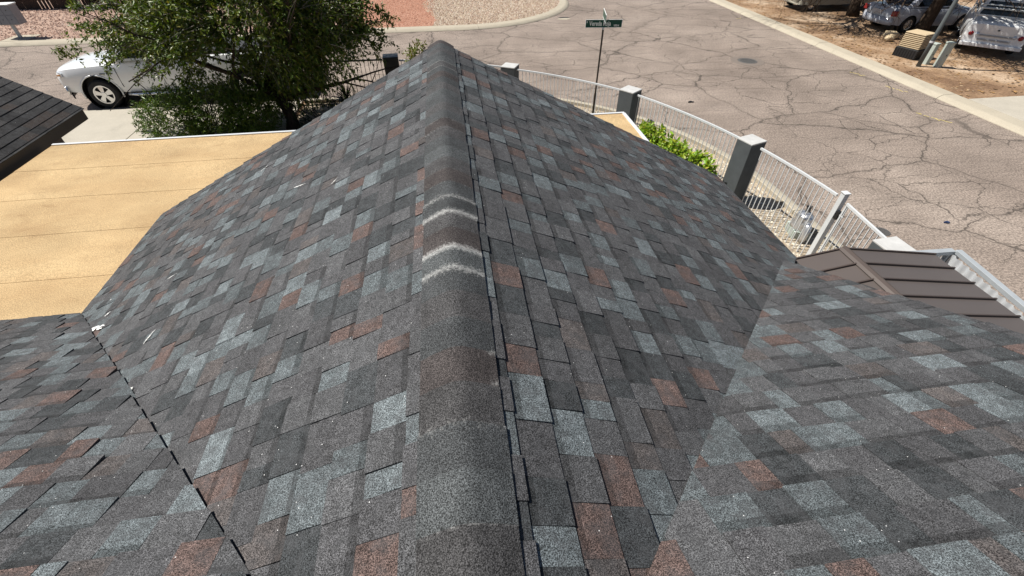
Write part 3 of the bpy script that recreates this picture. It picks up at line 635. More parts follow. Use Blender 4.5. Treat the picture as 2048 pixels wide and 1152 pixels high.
b = MB(); b.box((-.055, -.055, 1.43), (.055, .055, 1.445)); b.build('cap', WHITEMETAL, t, bevel=.003)
b = MB(); b.box((-.03, -.105, .98), (.03, -.047, 1.13)); b.build('latch_box', DARKMETAL, t, bevel=.004); b = MB(); b.tube([(0, -.11, 1.08), (0, -.19, 1.08)], .012); b.build('latch_bolt', GALV, t)
gt = fence((6.25, 5.42), (6.16, 4.47), 1.30, WHITEMETAL, 'narrow white iron gate between the square post and end pillar', 0, .088, 'iron_gate', low=False); gt['category'] = 'gate'
b = MB(); b.box((6.235, 5.395, .05), (6.265, 5.425, 1.322)); b.build('stile', WHITEMETAL, gt, off=gt.location)

# silver wrapped backflow pipe
t = thing('backflow_preventer', 'silver foil wrapped pipe assembly on a concrete base behind the fence', 'pipe', (6.55, 6.35, .02), R(-15)); b = MB(); b.box((-.16, -.2, -.02), (.16, .2, .17)); b.build('base', PEDE, t, bevel=.01)
b = MB(); rr = random.Random(3); secs = []
for k in range(9):
    f = k / 8; z = .17 + .33 * f; rx = .17 * (1 - .25 * f) * (1 if k < 8 else .5); ry = .21 * (1 - .2 * f) * (1 if k < 8 else .5)
    secs.append([(rx * math.cos(a) * (1 + .16 * noise.noise(Vector((math.cos(a) * 2.2, math.sin(a) * 2.2, z * 11)))), ry * math.sin(a) * (1 + .16 * noise.noise(Vector((math.cos(a) * 2.2 + 5, math.sin(a) * 2.2, z * 11)))), z) for a in [6.283 * j / 20 for j in range(20)]])
b.loft(secs); b.build('foil_wrap', SILV, t, smooth=True)
b = MB(); b.tube([(.02, .04, .49), (.02, .05, .60)], [.05, .035], 10); b.tube([(-.03, .05, .60), (.07, .05, .60)], .02, 8); b.build('valve_cap', IRON, t)
b = MB(); b.tube([(.0, -.16, .34), (.0, -.26, .33), (.0, -.28, .1), (0, -.28, 0)], [.07, .07, .06, .06], 12); b.build('pipe_elbow', SILV, t, smooth=True)

# ---------------------------------------------------------------- street name sign
t = thing('street_sign', 'green street name sign on a thin dark pole', 'street sign', (4.02, 12.38, 0), 0); b = MB(); b.tube([(0, 0, 0), (0, 0, .8)], .032, 8); b.tube([(0, 0, .8), (0, 0, 2.40)], .024, 8); b.build('pole', SIGNP, t)
b = MB(); b.tube([(0, 0, 2.38), (0, 0, 2.425)], .03, 8); b.build('bracket', GALV, t)
def blade(root, zc, wd, hh, rz, lines):
    M = Matrix.Rotation(rz, 4, 'Z'); b = MB(); b.box((-wd / 2, -.004, zc - hh / 2), (wd / 2, .004, zc + hh / 2), M=M); bl = b.build('sign_blade', SIGNG, root)
    fr = MB(); e = .008
    for a, c in (((-wd / 2 - e, -.007, zc + hh / 2), (wd / 2 + e, .007, zc + hh / 2 + e)), ((-wd / 2 - e, -.007, zc - hh / 2 - e), (wd / 2 + e, .007, zc - hh / 2)), ((-wd / 2 - e, -.007, zc - hh / 2), (-wd / 2, .007, zc + hh / 2)), ((wd / 2, -.007, zc - hh / 2), (wd / 2 + e, .007, zc + hh / 2))): fr.box(a, c, M=M)
    fr.build('sign_border', SIGNW, bl)
    for txt, x, z, size, sq in lines:
        for side in (1, -1):
            cu = bpy.data.curves.new('lettering', 'FONT'); cu.body = txt; cu.size = size; cu.extrude = .001; cu.offset = .003; ob = bpy.data.objects.new('tmp_text', cu); C.objects.link(ob)
            dg = bpy.context.evaluated_depsgraph_get(); me = bpy.data.meshes.new_from_object(ob.evaluated_get(dg)); bpy.data.objects.remove(ob)
            width = max(v.co.x for v in me.vertices) * sq; T = M @ (Matrix.Identity(4) if side == 1 else Matrix.Rotation(math.pi, 4, 'Z')) @ Matrix.Translation((x, -.0062, zc + z)) @ Matrix.Rotation(math.pi / 2, 4, 'X') @ Matrix.Diagonal((sq, 1, 1, 1))
            me.transform(T); me.materials.clear(); me.materials.append(SIGNW); o = bpy.data.objects.new('lettering', me); C.objects.link(o); o.parent = bl
    return bl
blade(t, 2.515, .92, .165, R(-6), [('Vereda Roja', -.37, -.045, .15, .74), ('E', -.44, .02, .055, .8), ('6870 N', .25, -.062, .055, .85)])
blade(t, 2.69, .80, .165, R(78), [])

# ---------------------------------------------------------------- vegetation
def leaf(b, p, d, up, L, W, col):
    s_ = d.cross(up); s_ = s_.normalized() if s_.length > 1e-5 else Vector((1, 0, 0)); n_ = s_.cross(d).normalized(); m = p + d * (L * .45) - n_ * (W * .25); e = p + d * L - n_ * (L * .12)
    b.add([p, m + s_ * (W / 2) + n_ * W * .25, e, m - s_ * (W / 2) + n_ * W * .25], [(0, 1, 2), (0, 2, 3)], col)
def rv(rr, s=1): return Vector((rr.gauss(0, 1), rr.gauss(0, 1), rr.gauss(0, 1))) * s
def branches(b, rr, p, d, L, r, lev, out, spread=.6, up=.15, nseg=4, kids=(3, 4), mi=0):
    pts = [p]; rs = [r]; q = p.copy(); dd = d.normalized()
    for k in range(nseg):
        dd = (dd + rv(rr, .13) + Vector((0, 0, up * .3))).normalized(); q = q + dd * (L / nseg); pts.append(q.copy()); rs.append(r * (1 - .6 * (k + 1) / nseg))
    b.tube(pts, rs, 6 if r < .04 else 9, mi=mi, cap=False); out.append((lev, pts))
    if lev > 0:
        for _ in range(rr.randint(*kids)):
            f = rr.uniform(.35, 1.); i = min(nseg - 1, int(f * nseg)); base = pts[i].lerp(pts[i + 1], f * nseg - i) if f < 1 else pts[-1]
            nd = (dd + rv(rr, spread)).normalized(); branches(b, rr, base, nd, L * rr.uniform(.55, .8), rs[i] * .62, lev - 1, out, spread, up, nseg, kids, mi)
GREENS = [(.068, .104, .012), (.098, .142, .016), (.045, .072, .010), (.135, .178, .022), (.078, .11, .015), (.17, .21, .032)]
def spray(b, rr, p, d, n, L, W, cols, reach, droop=.25, up=Vector((0, 0, 1))):
    dd = d.normalized()
    for k in range(n):
        f = (k + .5) / n; q = p + dd * (reach * f) - Vector((0, 0, droop * reach * f * f)); a = (dd * .5 + rv(rr, .62) - Vector((0, 0, .18))).normalized()
        leaf(b, q, a, (up + rv(rr, .5)).normalized(), L * rr.uniform(.7, 1.25), W * rr.uniform(.75, 1.2), tuple(c * rr.uniform(.8, 1.2) for c in rr.choice(cols)))
def leafy_tree(name, label, base, crown, radii, nspr, nleaf, L, W, seed, lobes, trunk_r=.15, limb_n=6):
    rr = random.Random(seed); t = thing(name, label, 'tree', base); B = Vector(base); Cc = Vector(crown); b = MB(); top = B + (Cc - B) * .35
    b.tube([B, B.lerp(top, .3) + Vector((.05, 0, 0)), B.lerp(top, .7), top], [trunk_r * 1.35, trunk_r, trunk_r * .9, trunk_r * .75], 10); b.build('trunk', BARK, t, True, off=base)
    limb = MB(); outs = []
    for k in range(limb_n):
        a = 6.283 * k / limb_n + rr.uniform(-.3, .3); tgt = Cc + Vector((math.cos(a) * radii[0] * .75, math.sin(a) * radii[1] * .75, rr.uniform(-.3, .7) * radii[2])); d = tgt - top
        branches(limb, rr, top - Vector((0, 0, rr.uniform(0, .4))), d, d.length * .9, trunk_r * .5, 2, outs, .5, .05)
    limb.build('limb', BARK, t, True, off=base); lf = MB(); tw = MB()
    for _ in range(nspr):
        while 1:
            v = Vector((rr.uniform(-1, 1), rr.uniform(-1, 1), rr.uniform(-1, 1))); l = v.length
            if .25 < l <= 1:
                p = Cc + Vector((v.x * radii[0], v.y * radii[1], v.z * radii[2]))
                if p.x < -5.25 and p.z < 2.3 + .12 * (p.x + 5.3) + .5 * noise.noise(p * 1.4) and rr.random() < .93: continue
                if p.x > -3.5 and p.z < 2.05 + .4 * noise.noise(p * 1.3) and rr.random() < .92: continue
                hole = noise.noise(p * .75 + Vector((seed, 0, 0)))
                if hole > -.34 + .42 * (l > .82): break
        d = Vector((v.x * radii[0], v.y * radii[1], v.z * radii[2])).normalized() + rv(rr, .4); reach = rr.uniform(.35, .75)
        spray(lf, rr, p, d, nleaf, L, W, GREENS, reach)
        if rr.random() < .35: e = p + d.normalized() * reach * .8; tw.tube([p - d.normalized() * .25, p, e - Vector((0, 0, .12 * reach))], [.010, .008, .003], 5, cap=False)
    for (lx, ly, lz, ex, ey, ez, n) in lobes:                     # long boughs reaching out of the crown
        a, e = Vector((lx, ly, lz)), Vector((ex, ey, ez)); tw.tube([a, a.lerp(e, .5) + Vector((0, 0, .12)), e], [.022, .014, .004], 6, cap=False)
        for k in range(n):
            f = rr.random() ** .8; p = a.lerp(e, f) + Vector((0, 0, .12 * math.sin(3.14 * f))) + rv(rr, .10 * (1.25 - f)); spray(lf, rr, p, (e - a).normalized() + rv(rr, .55), nleaf - 2, L, W, GREENS, rr.uniform(.2, .45))
    lf.build('crown', LEAF, t, off=base, recalc=False); tw.build('twigs', TWIG, t, True, off=base); return t
leafy_tree('leafy_tree', 'dense dark green broadleaf tree in front of the white pickup', (-4.55, 13.05, 0), (-4.8, 13.45, 2.6), (3.15, 1.6, 1.85), 3500, 17, .115, .046, 4,
    [(-7.2, 13.4, 2.2, -9.75, 13.7, 2.02, 34), (-7.0, 13.3, 2.3, -8.7, 13.5, 2.0, 22), (-7.2, 13.5, 2.5, -9.2, 14.0, 2.45, 30), (-6.9, 13.1, 2.1, -7.9, 13.1, 1.5, 14), (-6.3, 13.1, 2.0, -6.7, 13.0, 1.35, 12), (-7.6, 13.3, 2.3, -8.6, 13.3, 1.75, 16), (-2.6, 13.4, 2.4, -1.45, 13.6, 2.08, 26), (-2.9, 13.3, 2.3, -1.75, 13.4, 1.95, 18), (-2.8, 13.5, 2.9, -1.5, 13.7, 2.6, 28), (-6.8, 13.4, 2.9, -9.0, 13.9, 2.95, 30)])
def shrub(name, label, base, blobs, n, L, W, cols, mat, seed, up=.5, cat='shrub', stem=True):
    rr = random.Random(seed); t = thing(name, label, cat, base); lf = MB(); sm = MB(); B = Vector(base)
    for (cx, cy, cz, rx, ry, rz_) in blobs:
        for _ in range(n):
            while 1:
                v = Vector((rr.uniform(-1, 1), rr.uniform(-1, 1), rr.uniform(-1, 1)))
                if .35 < v.length < 1: break
            p = Vector((cx + v.x * rx, cy + v.y * ry, max(.03, cz + v.z * rz_))); d = (Vector((v.x, v.y, v.z * .5 + up)) + rv(rr, .35)).normalized()
            spray(lf, rr, p, d, 7, L, W, cols, .16, .05)
        for _ in range(7 if stem else 0):
            e = Vector((cx + rr.uniform(-.6, .6) * rx, cy + rr.uniform(-.6, .6) * ry, cz + rr.uniform(0, .7) * rz_)); sm.tube([B + rv(rr, .06) * 1 - Vector((0, 0, 0)), B.lerp(e, .5) + rv(rr, .05), e], [.016, .011, .005], 5, cap=False)
    lf.build('foliage', mat, t, off=base, recalc=False)
    if stem:
        for i_, p in enumerate(sm.v): sm.v[i_] = (p[0], p[1], max(.0, p[2]))
        sm.build('stems', BARK, t, True, off=base)
    return t
G2 = [(.078, .125, .014), (.10, .155, .018), (.05, .085, .011), (.13, .19, .026)]
G3 = [(.26, .38, .03), (.33, .45, .04), (.15, .24, .02), (.38, .48, .07)]
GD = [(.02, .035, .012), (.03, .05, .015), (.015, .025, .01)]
shrub('shrub', 'rounded green shrub standing by the driveway and flat roof edge', (-6.8, 12.7, .02), [(-7.25, 12.6, .62, .8, .8, .72), (-6.2, 12.8, .75, .9, .8, .9), (-5.4, 12.7, .6, .7, .6, .7)], 1000, .10, .026, G2, LEAF2, 2)
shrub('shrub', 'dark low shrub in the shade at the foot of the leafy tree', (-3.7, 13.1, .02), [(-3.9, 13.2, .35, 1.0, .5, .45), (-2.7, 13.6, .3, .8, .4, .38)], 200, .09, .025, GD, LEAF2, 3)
shrub('shrub', 'bright yellow green broad leaved bush against the pale iron fence', (4.7, 8.6, .02), [(4.42, 9.25, .57, .38, .42, .5), (4.68, 8.55, .54, .38, .46, .5), (4.94, 7.98, .49, .37, .42, .47)], 420, .105, .062, G3, LEAF3, 5)
shrub('shrub', 'olive green bush tip rising behind the gable peak', (-.75, 12.6, .02), [(-.74, 12.6, 1.2, .34, .3, .95)], 420, .10, .035, [(.16, .17, .03), (.12, .14, .025), (.2, .2, .05)], LEAF3, 6)
shrub('shrub', 'small dark grassy plant at the foot of the sign pole', (4.1, 11.9, .02), [(4.05, 11.9, .15, .35, .2, .2), (4.35, 11.6, .12, .25, .15, .15)], 60, .12, .014, GD, LEAF2, 8, 1.4, stem=False)
# red flowering plant by the fence
t = shrub('flower', 'small red flowering plant behind the pale iron fence', (2.75, 12.85, .02), [(2.75, 12.85, .25, .14, .14, .22)], 26, .08, .02, G2, LEAF2, 9, 1., 'flower', False)
b = MB(); rr = random.Random(2)
for _ in range(26): leaf(b, Vector((2.75, 12.85, .5)) + rv(rr, .06), (rv(rr, 1) + Vector((0, 0, .4))).normalized(), Vector((0, 0, 1)), .07, .04, (.5, .09, .09))
b.build('petals', LEAF3, t, off=(2.75, 12.85, .02), recalc=False)
# yucca
def yucca(base, n, L, seed, label):
    rr = random.Random(seed); t = thing('yucca', label, 'yucca', base); b = MB(); h = .42
    for k in range(n):
        a = rr.uniform(0, 6.28); el = rr.uniform(-.3, 1.45); d = Vector((math.cos(a) * math.cos(el), math.sin(a) * math.cos(el), math.sin(el))); s_ = Vector((-math.sin(a), math.cos(a), 0)) * .016
        p = Vector((0, 0, h + rr.uniform(-.12, .12))); e = p + d * L * rr.uniform(.7, 1.1); m = p.lerp(e, .45); c = rr.choice([(.02, .028, .014), (.03, .04, .018), (.014, .02, .01)]); b.add([p - s_ * .6, p + s_ * .6, m + s_, e - Vector((0, 0, .05)), m - s_], [(0, 1, 2, 4), (4, 2, 3)], c)
    b.build('spikes', LEAF2, t, recalc=False); b = MB(); b.tube([(0, 0, 0), (0, 0, h)], [.07, .06], 8); b.build('stem', BARK, t)
yucca((-3.05, 13.75, .02), 120, .62, 1, 'dark spiky yucca at the dark iron fence')
# thin dry stalks with small seed heads by the dark fence
for k, (x, y, h) in enumerate(((-2.75, 13.95, .35), (-2.62, 13.9, .62), (-2.42, 13.95, .55), (-2.2, 13.9, .82), (-2.05, 13.95, .7), (-1.95, 13.8, .95))):
    t = thing('dry_stalk', 'thin dry stalk with dark seed head before the dark iron fence', 'plant', (x, y, .02), 0, 'dry stalks by the dark fence'); b = MB(); b.tube([(0, 0, 0), (.02, .01, h * .6), (.03, 0, h)], .006, 5); b.build('stem', BARK, t); b = MB(); rr = random.Random(k)
    for _ in range(12): leaf(b, Vector((.03, 0, h)), rv(rr).normalized(), Vector((0, 0, 1)), .055, .03, (.06, .035, .02))
    b.build('seed_head', LEAF2, t, recalc=False)
# bare winter trees in the yard across the street
def bare_tree(base, lean, H, r, seed, label, extra=()):
    rr = random.Random(seed); t = thing('bare_tree', label, 'tree', base, 0, 'bare trees in the dirt yard'); b = MB(); outs = []
    pts = [Vector((0, 0, -.05))]; d = Vector(lean).normalized(); rs = [r * 1.35]
    for k in range(5): d = (d + rv(rr, .10)).normalized(); pts.append(pts[-1] + d * H / 5); rs.append(r * (1 - .1 * k))
    b.tube(pts, rs, 12); b.build('trunk', BARKD, t, True); b = MB()
    for k in range(7): a = 6.283 * k / 7 + rr.uniform(-.4, .4); branches(b, rr, pts[-1 - (k % 3)], Vector((math.cos(a), math.sin(a), rr.uniform(.15, .8))), rr.uniform(2.2, 3.3), r * .5, 3, outs, .55, .05, 4, (4, 5))
    for (ex, ey, ez, L) in extra: branches(b, rr, pts[-1], Vector((ex, ey, ez)), L, r * .55, 3, outs, .45, .02, 5, (5, 7))
    b.build('branches', BARKD, t, True)
bare_tree((21.1, 19.75, .1), (.25, -.05, 1), 2.5, .27, 5, 'thick bare tree trunk leaning beside the silver car', [(-.9, -1, .75, 3.6), (-1, -.5, .7, 3.8), (-.5, -1, .7, 3.8), (-1, .1, .8, 3.4), (.2, -1, .7, 3.6)])
bare_tree((20.6, 23.3, .1), (-.12, .05, 1), 2.5, .24, 9, 'dark bare tree between the silver car and the covered vehicle', [(-1, -.5, .62, 4.4), (-1, -.1, .6, 4.4), (-.9, -.9, .62, 4.0), (-1, .5, .6, 3.8), (-.6, -1, .62, 3.8), (-1, -.3, .55, 4.6)])
bare_tree((24.2, 19.6, .1), (.1, .1, 1), 2.4, .22, 12, 'bare tree standing behind the old white truck')

# ---------------------------------------------------------------- vehicles
def wheel(root, x, y, r, side, wd=.25, rim=.62, spokes=5):
    b = MB(); b.lathe([(r * rim, -wd / 2), (r * .9, -wd / 2), (r, -wd * .32), (r, wd * .32), (r * .9, wd / 2), (r * rim, wd / 2)], 36, 'y', (x, y, r)); tw_ = b.build('tyre', RUBBER, root, True); tw_.data.set_sharp_from_angle(angle=R(35))
    yo = y + side * wd * .5; rm = MB(); rm.lathe([(r * rim, side * -.10), (r * rim * 1.02, side * .004), (r * rim * .9, side * .0), (r * rim * .86, side * -.05)], 36, 'y', (x, yo, r)); rm.lathe([(r * .2, side * -.02), (r * .17, side * .01), (0, side * .012)], 24, 'y', (x, yo, r))
    for k in range(spokes):
        a = 6.283 * k / spokes + .3; ca, sa = math.cos(a), math.sin(a); q = lambda rad, tt, yy: (x + rad * ca - tt * sa, yo + side * yy, r + rad * sa + tt * ca)
        for t0, t1 in ((.075, .018), ):
            vs = [q(r * .16, -t0 * .55, -.004), q(r * .16, t0 * .55, -.004), q(r * rim * .9, t0, -.012), q(r * rim * .9, -t0, -.012)]; vs += [(p[0], p[1] - side * .04, p[2]) for p in vs]; rm.add(vs, [(0, 1, 2, 3)] + [(j, (j + 1) % 4, 4 + (j + 1) % 4, 4 + j) for j in range(4)])
    rm.build('rim', CHROME, tw_, True).data.set_sharp_from_angle(angle=R(30)); b = MB(); b.lathe([(0, -side * .07), (r * rim * .95, -side * .07)], 24, 'y', (x, yo, r)); b.build('brake_backing', DARKMETAL, tw_)
def car_body(root, name, stations, mat, arches, arch_r, wmax):
    """stations: (x, half_width, z_bottom, z_belt, z_top) lofted; wheel arches cut out"""
    b = MB(); secs = []
    for x, hw_, zb, zs, zt in stations:
        half = [(0, zt), (hw_ * .45, zt - .008), (hw_ * .78, zt - .03), (hw_ * .93, zt - .09), (hw_ * .985, zs), (hw_, (zs + zb) * .5 + .05), (hw_ * .985, zb + .14), (hw_ * .95, zb), (0, zb)]
        secs.append([(x, y_, z) for y_, z in half] + [(x, -y_, z) for y_, z in reversed(half[1:-1])])
    b.loft(secs); o = b.build(name, mat, root, True); cut = []
    for ax in arches:
        for sd_ in (1, -1):
            c = MB(); c.lathe([(0, -.17), (arch_r, -.17), (arch_r, .4), (0, .4)], 40, 'y', (ax, sd_ * (wmax - .12) + (0 if sd_ > 0 else -.23), arch_r * .82)); co = c.build('cutter', mat)
            m = o.modifiers.new('cut', 'BOOLEAN'); m.object = co; m.solver = 'EXACT'; cut.append(co); co.parent = root
    dg = bpy.context.evaluated_depsgraph_get(); dg.update(); me = bpy.data.meshes.new_from_object(o.evaluated_get(dg)); o.modifiers.clear(); o.data = me; me.materials.clear(); me.materials.append(mat)
    for c in cut: bpy.data.objects.remove(c)
    me.polygons.foreach_set('use_smooth', [True] * len(me.polygons)); me.set_sharp_from_angle(angle=R(32)); return o
def wheel_well(root, ax, sd_, rad, wmax, zc):
    b = MB(); b.lathe([(rad * .985, sd_ * (wmax - .03)), (rad * .985, sd_ * (wmax - .285)), (0, sd_ * (wmax - .285))], 40, 'y', (ax, 0, zc)); b.build('wheel_well', DARKMETAL, root)
def arch_lip(root, ax, sd_, rad, wmax, zc, mat):
    b = MB(); pts = [(ax + rad * math.cos(a), sd_ * (wmax + .004), zc + rad * math.sin(a)) for a in [R(-12 + 204 * k / 20) for k in range(21)]]; b.tube(pts, .022, 6); b.build('wheel_arch', mat, root, True)
def cabin(root, x0, x1, tx0, tx1, hb, ht, zb, zt, mat, panes, rear_glass=True):
    secs = []
    for f in (0, .5, .9, 1.0):
        k = f if f < 1 else 1.; a = x0 + (tx0 - x0) * k; c = x1 + (tx1 - x1) * k; hh = hb + (ht - hb) * k; z = zb + (zt - zb) * (f if f < 1 else 1.0); ins = .12 if f == 1. else 0
        if f == 1.: a += (.14 if c > a else -.14); c -= (.14 if c > tx0 else -.14); z += .035
        secs.append([(a, -hh + ins + .06, z), (a + .05 * (1 if c > a else -1), -hh + ins, z), (c - .05 * (1 if c > a else -1), -hh + ins, z), (c, -hh + ins + .06, z), (c, hh - ins - .06, z), (c - .05 * (1 if c > a else -1), hh - ins, z), (a + .05 * (1 if c > a else -1), hh - ins, z), (a, hh - ins - .06, z)])
    b = MB(); b.loft(secs); cb = b.build('cab', mat, root, True); cb.data.set_sharp_from_angle(angle=R(28))
    lx = lambda f, front: (x1 + (tx1 - x1) * f) if front else (x0 + (tx0 - x0) * f)
    lh = lambda f: hb + (ht - hb) * f
    for fr in (True, False):
        if not fr and not rear_glass: continue
        e = .006 if fr == (x1 > x0) else -.006; b = MB(); b.poly([(lx(f, fr) + e, s_ * (lh(f) - .12), zb + (zt - zb) * f) for f, s_ in ((.1, -1), (.1, 1), (.84, 1), (.84, -1))]); b.build('windscreen' if fr else 'rear_window', GLASS, root, recalc=False)
    for (a, c) in panes:
        for s_ in (-1, 1):
            pts = []
            for f, t_ in ((.1, a), (.1, c), (.82, c), (.82, a)):
                xx = lx(f, False) + (lx(f, True) - lx(f, False)) * t_; pts.append((xx, s_ * (lh(f) + .005), zb + (zt - zb) * f))
            b = MB(); b.poly(pts); b.build('window', GLASS, root, recalc=False)
    return cb
# white crew-cab pickup, nose to the left
tr = thing('pickup_truck', 'white crew cab pickup parked at the street edge behind the leafy tree', 'truck', (-10.58, 16.42, .0), R(180 + 3))
WB = -4.15; HWT = .99
car_body(tr, 'body', [(1.08, .70, .62, .86, 1.04), (1.03, .84, .56, .92, 1.12), (.90, .93, .52, .98, 1.19), (.65, .97, .50, 1.02, 1.235), (.2, .985, .48, 1.05, 1.265), (-.35, .985, .46, 1.07, 1.295), (-.7, .985, .44, 1.09, 1.31), (-1.2, .985, .44, 1.11, 1.32), (-2.2, .985, .44, 1.12, 1.33), (-3.02, .985, .46, 1.12, 1.33), (-3.06, .985, .48, 1.16, 1.40), (-4.2, .985, .5, 1.16, 1.41), (-5.3, .98, .55, 1.16, 1.41), (-5.42, .95, .6, 1.15, 1.40)], WPAINT, [0, WB], .53, HWT)
b = MB(); b.box((-5.36, -.84, 1.38), (-3.12, .84, 1.42)); b.build('bed_cover', m_plain('black_tonneau', (.02, .02, .02), .6), tr)
cabin(tr, -2.98, -.62, -2.86, -1.42, .93, .74, 1.30, 1.90, WPAINT, [(.10, .50), (.55, .93)])
for sd_ in (1, -1):
    for ax in (0, WB):
        wheel(tr, ax, sd_ * .845, .415, sd_, .27, .63, 5); arch_lip(tr, ax, sd_, .535, HWT - .015, .435, WPAINT); wheel_well(tr, ax, sd_, .53, HWT, .435)
    b = MB(); b.tube([(-.72, sd_ * 1.03, .40), (-1.0, sd_ * 1.05, .385), (-2.9, sd_ * 1.05, .385), (-3.15, sd_ * 1.03, .40)], .045, 8); b.build('running_board', CHROME, tr, True)
    for xx in (-.66, -1.86, -3.02):
        b = MB(); b.box((xx - .005, sd_ * .982 - .008, .60), (xx + .005, sd_ * .982 + .008, 1.16)); b.build('door_seam', DARKMETAL, tr)
    for xx in (-1.68, -2.85): b = MB(); b.box((xx - .11, sd_ * .975, 1.075), (xx + .11, sd_ * 1.02, 1.11)); b.build('door_handle', DARKMETAL if xx > -2 else CHROME, tr, bevel=.008)
    b = MB(); b.box((-1.02, sd_ * 1.0, 1.30), (-.86, sd_ * 1.25, 1.52)); b.build('mirror', WPAINT, tr, bevel=.03); b = MB(); b.tube([(-.94, sd_ * .93, 1.3), (-.94, sd_ * 1.03, 1.36)], .03, 6); b.build('mirror_arm', DARKMETAL, tr)
    b = MB(); b.box((-.33, sd_ * .985 - .006, .985), (-.2, sd_ * .985 + .008, 1.01)); b.build('fender_badge', DARKMETAL, tr); b = MB(); b.box((-.55, sd_ * .985 - .006, .985), (-.38, sd_ * .985 + .008, 1.01)); b.build('fender_badge', DARKMETAL, tr)
    hl = MB(); hl.loft([[(1.075, sd_ * .60, .93), (1.06, sd_ * .60, 1.075), (.93, sd_ * .90, 1.09), (.80, sd_ * .955, 1.06), (.80, sd_ * .965, .96), (.97, sd_ * .91, .92)], [(1.03, sd_ * .58, .94), (1.02, sd_ * .58, 1.06), (.90, sd_ * .85, 1.07), (.80, sd_ * .90, 1.05), (.80, sd_ * .90, .97), (.93, sd_ * .86, .93)]]); hl.build('headlight', CLEARL, tr, bevel=.005)
    b = MB(); b.box((.86, sd_ * .93 - .02, .985), (.95, sd_ * .93 + .01, 1.02)); b.build('indicator', m_plain('amber_lens', (.5, .2, .03), .3), tr)
    b = MB(); b.box((-5.45, sd_ * .97 - .08, .95), (-5.36, sd_ * .97, 1.30)); b.build('tail_light', REDL, tr, bevel=.01)
b = MB(); b.box((1.05, -.57, .66), (1.10, .57, 1.05)); b.build('grille', DARKMETAL, tr, bevel=.015)
for z in (.75, .85, .95): b = MB(); b.box((1.095, -.55, z - .015), (1.115, .55, z + .015)); b.build('grille_bar', CHROME, tr)
b = MB(); b.loft([[(1.02 + .12 * math.cos(u * 1.3) , u * .97, z) if False else (1.17 - .26 * abs(u) ** 3, u * .98, z) for u in [-1 + 2 * k / 12 for k in range(13)]] for z in (.46, .55, .68)], closed=False, cap=False); o = b.build('front_bumper', CHROME, tr, True); o.modifiers.new('thick', 'SOLIDIFY').thickness = .05
b = MB(); b.loft([[(1.12 - .26 * abs(u) ** 3, u * .95, z) for u in [-1 + 2 * k / 12 for k in range(13)]] for z in (.34, .46)], closed=False, cap=False); o = b.build('air_dam', DARKMETAL, tr, True); o.modifiers.new('thick', 'SOLIDIFY').thickness = .04
b = MB(); b.box((-5.56, -.95, .5), (-5.43, .95, .68)); b.build('rear_bumper', CHROME, tr, bevel=.02)
b = MB(); b.box((-5.2, -.45, .28), (.9, .45, .46)); b.build('chassis', DARKMETAL, tr)
# silver car, tail toward the street
sc = thing('silver_car', 'silver car with striped branch shadows on its boot under a bare tree', 'car', (23.2, 20.75, .11), 0)
car_body(sc, 'body', [(1.0, .70, .35, .55, .66), (.9, .84, .28, .62, .74), (.3, .9, .24, .68, .86), (-.6, .92, .22, .74, .93), (-1.5, .92, .22, .78, .95), (-2.6, .92, .24, .8, .98), (-3.2, .9, .28, .80, .99), (-3.55, .86, .34, .78, .97), (-3.64, .80, .42, .70, .86), (-3.68, .76, .46, .6, .7)], SPAINT, [0, -2.7], .37, .92)
cabin(sc, -3.0, -.4, -2.45, -1.15, .82, .64, .93, 1.40, SPAINT, [(.14, .5), (.54, .9)])
for sd_ in (1, -1):
    for ax in (0, -2.7): wheel(sc, ax, sd_ * .80, .31, sd_, .2); wheel_well(sc, ax, sd_, .37, .92, .303)
    b = MB(); b.box((-3.71, sd_ * .83 - .17, .66), (-3.5, sd_ * .83 + .04, .86)); b.build('tail_light', REDL, sc, bevel=.03)
    b = MB(); b.box((-.9, sd_ * .9, .93), (-.78, sd_ * 1.06, 1.06)); b.build('mirror', SPAINT, sc, bevel=.02)
b = MB(); b.loft([[(-3.79 + .22 * abs(u) ** 3, u * .9, z) for u in [-1 + 2 * k / 10 for k in range(11)]] for z in (.30, .40, .56)], closed=False, cap=False); o = b.build('rear_bumper', SPAINT, sc, True); o.modifiers.new('thick', 'SOLIDIFY').thickness = .04
b = MB(); b.box((-3.73, -.26, .66), (-3.665, .26, .8)); b.build('number_plate', m_plain('plate', (.5, .5, .52), .5), sc)
# old white truck with rack and round tail lights, tail toward the street corner
ot = thing('old_white_truck', 'old white truck with pipe rack and round tail lights on the dirt yard', 'truck', (20.72, 16.17, .11), R(45))
car_body(ot, 'body', [(.0, .90, .34, .55, .70), (.03, .93, .33, .85, 1.05), (.12, .94, .32, .9, 1.12), (1.2, .95, .32, .92, 1.14), (2.6, .95, .32, .95, 1.16), (3.6, .93, .34, .95, 1.14), (3.9, .86, .4, .85, 1.02)], OLDW, [.95, 3.2], .42, .95)
cabin(ot, 1.1, 2.7, 1.2, 2.4, .88, .72, 1.12, 1.72, OLDW, [(.1, .9)])
for sd_ in (1, -1):
    for ax in (.95, 3.2): wheel(ot, ax, sd_ * .8, .36, sd_, .22)
    tl = MB(); tl.lathe([(0, -.045), (.07, -.035), (.08, .0)], 20, 'x', (.0, sd_ * .74, .70)); tl.build('tail_light', REDL, ot, True); tl = MB(); tl.lathe([(0, -.04), (.055, -.03), (.065, .0)], 20, 'x', (.0, sd_ * .55, .70)); tl.build('reversing_light', CLEARL, ot, True)
b = MB(); b.box((-.02, -.5, .74), (.02, .5, 1.04)); b.build('tailgate', OLDW, ot, bevel=.012)
for z in (.68, .54): b = MB(); b.box((-.035, -.5, z - .025), (.02, .48, z + .025)); b.build('tailgate_rib', m_plain('grey_rib', (.3, .31, .32), .5), ot, bevel=.008)
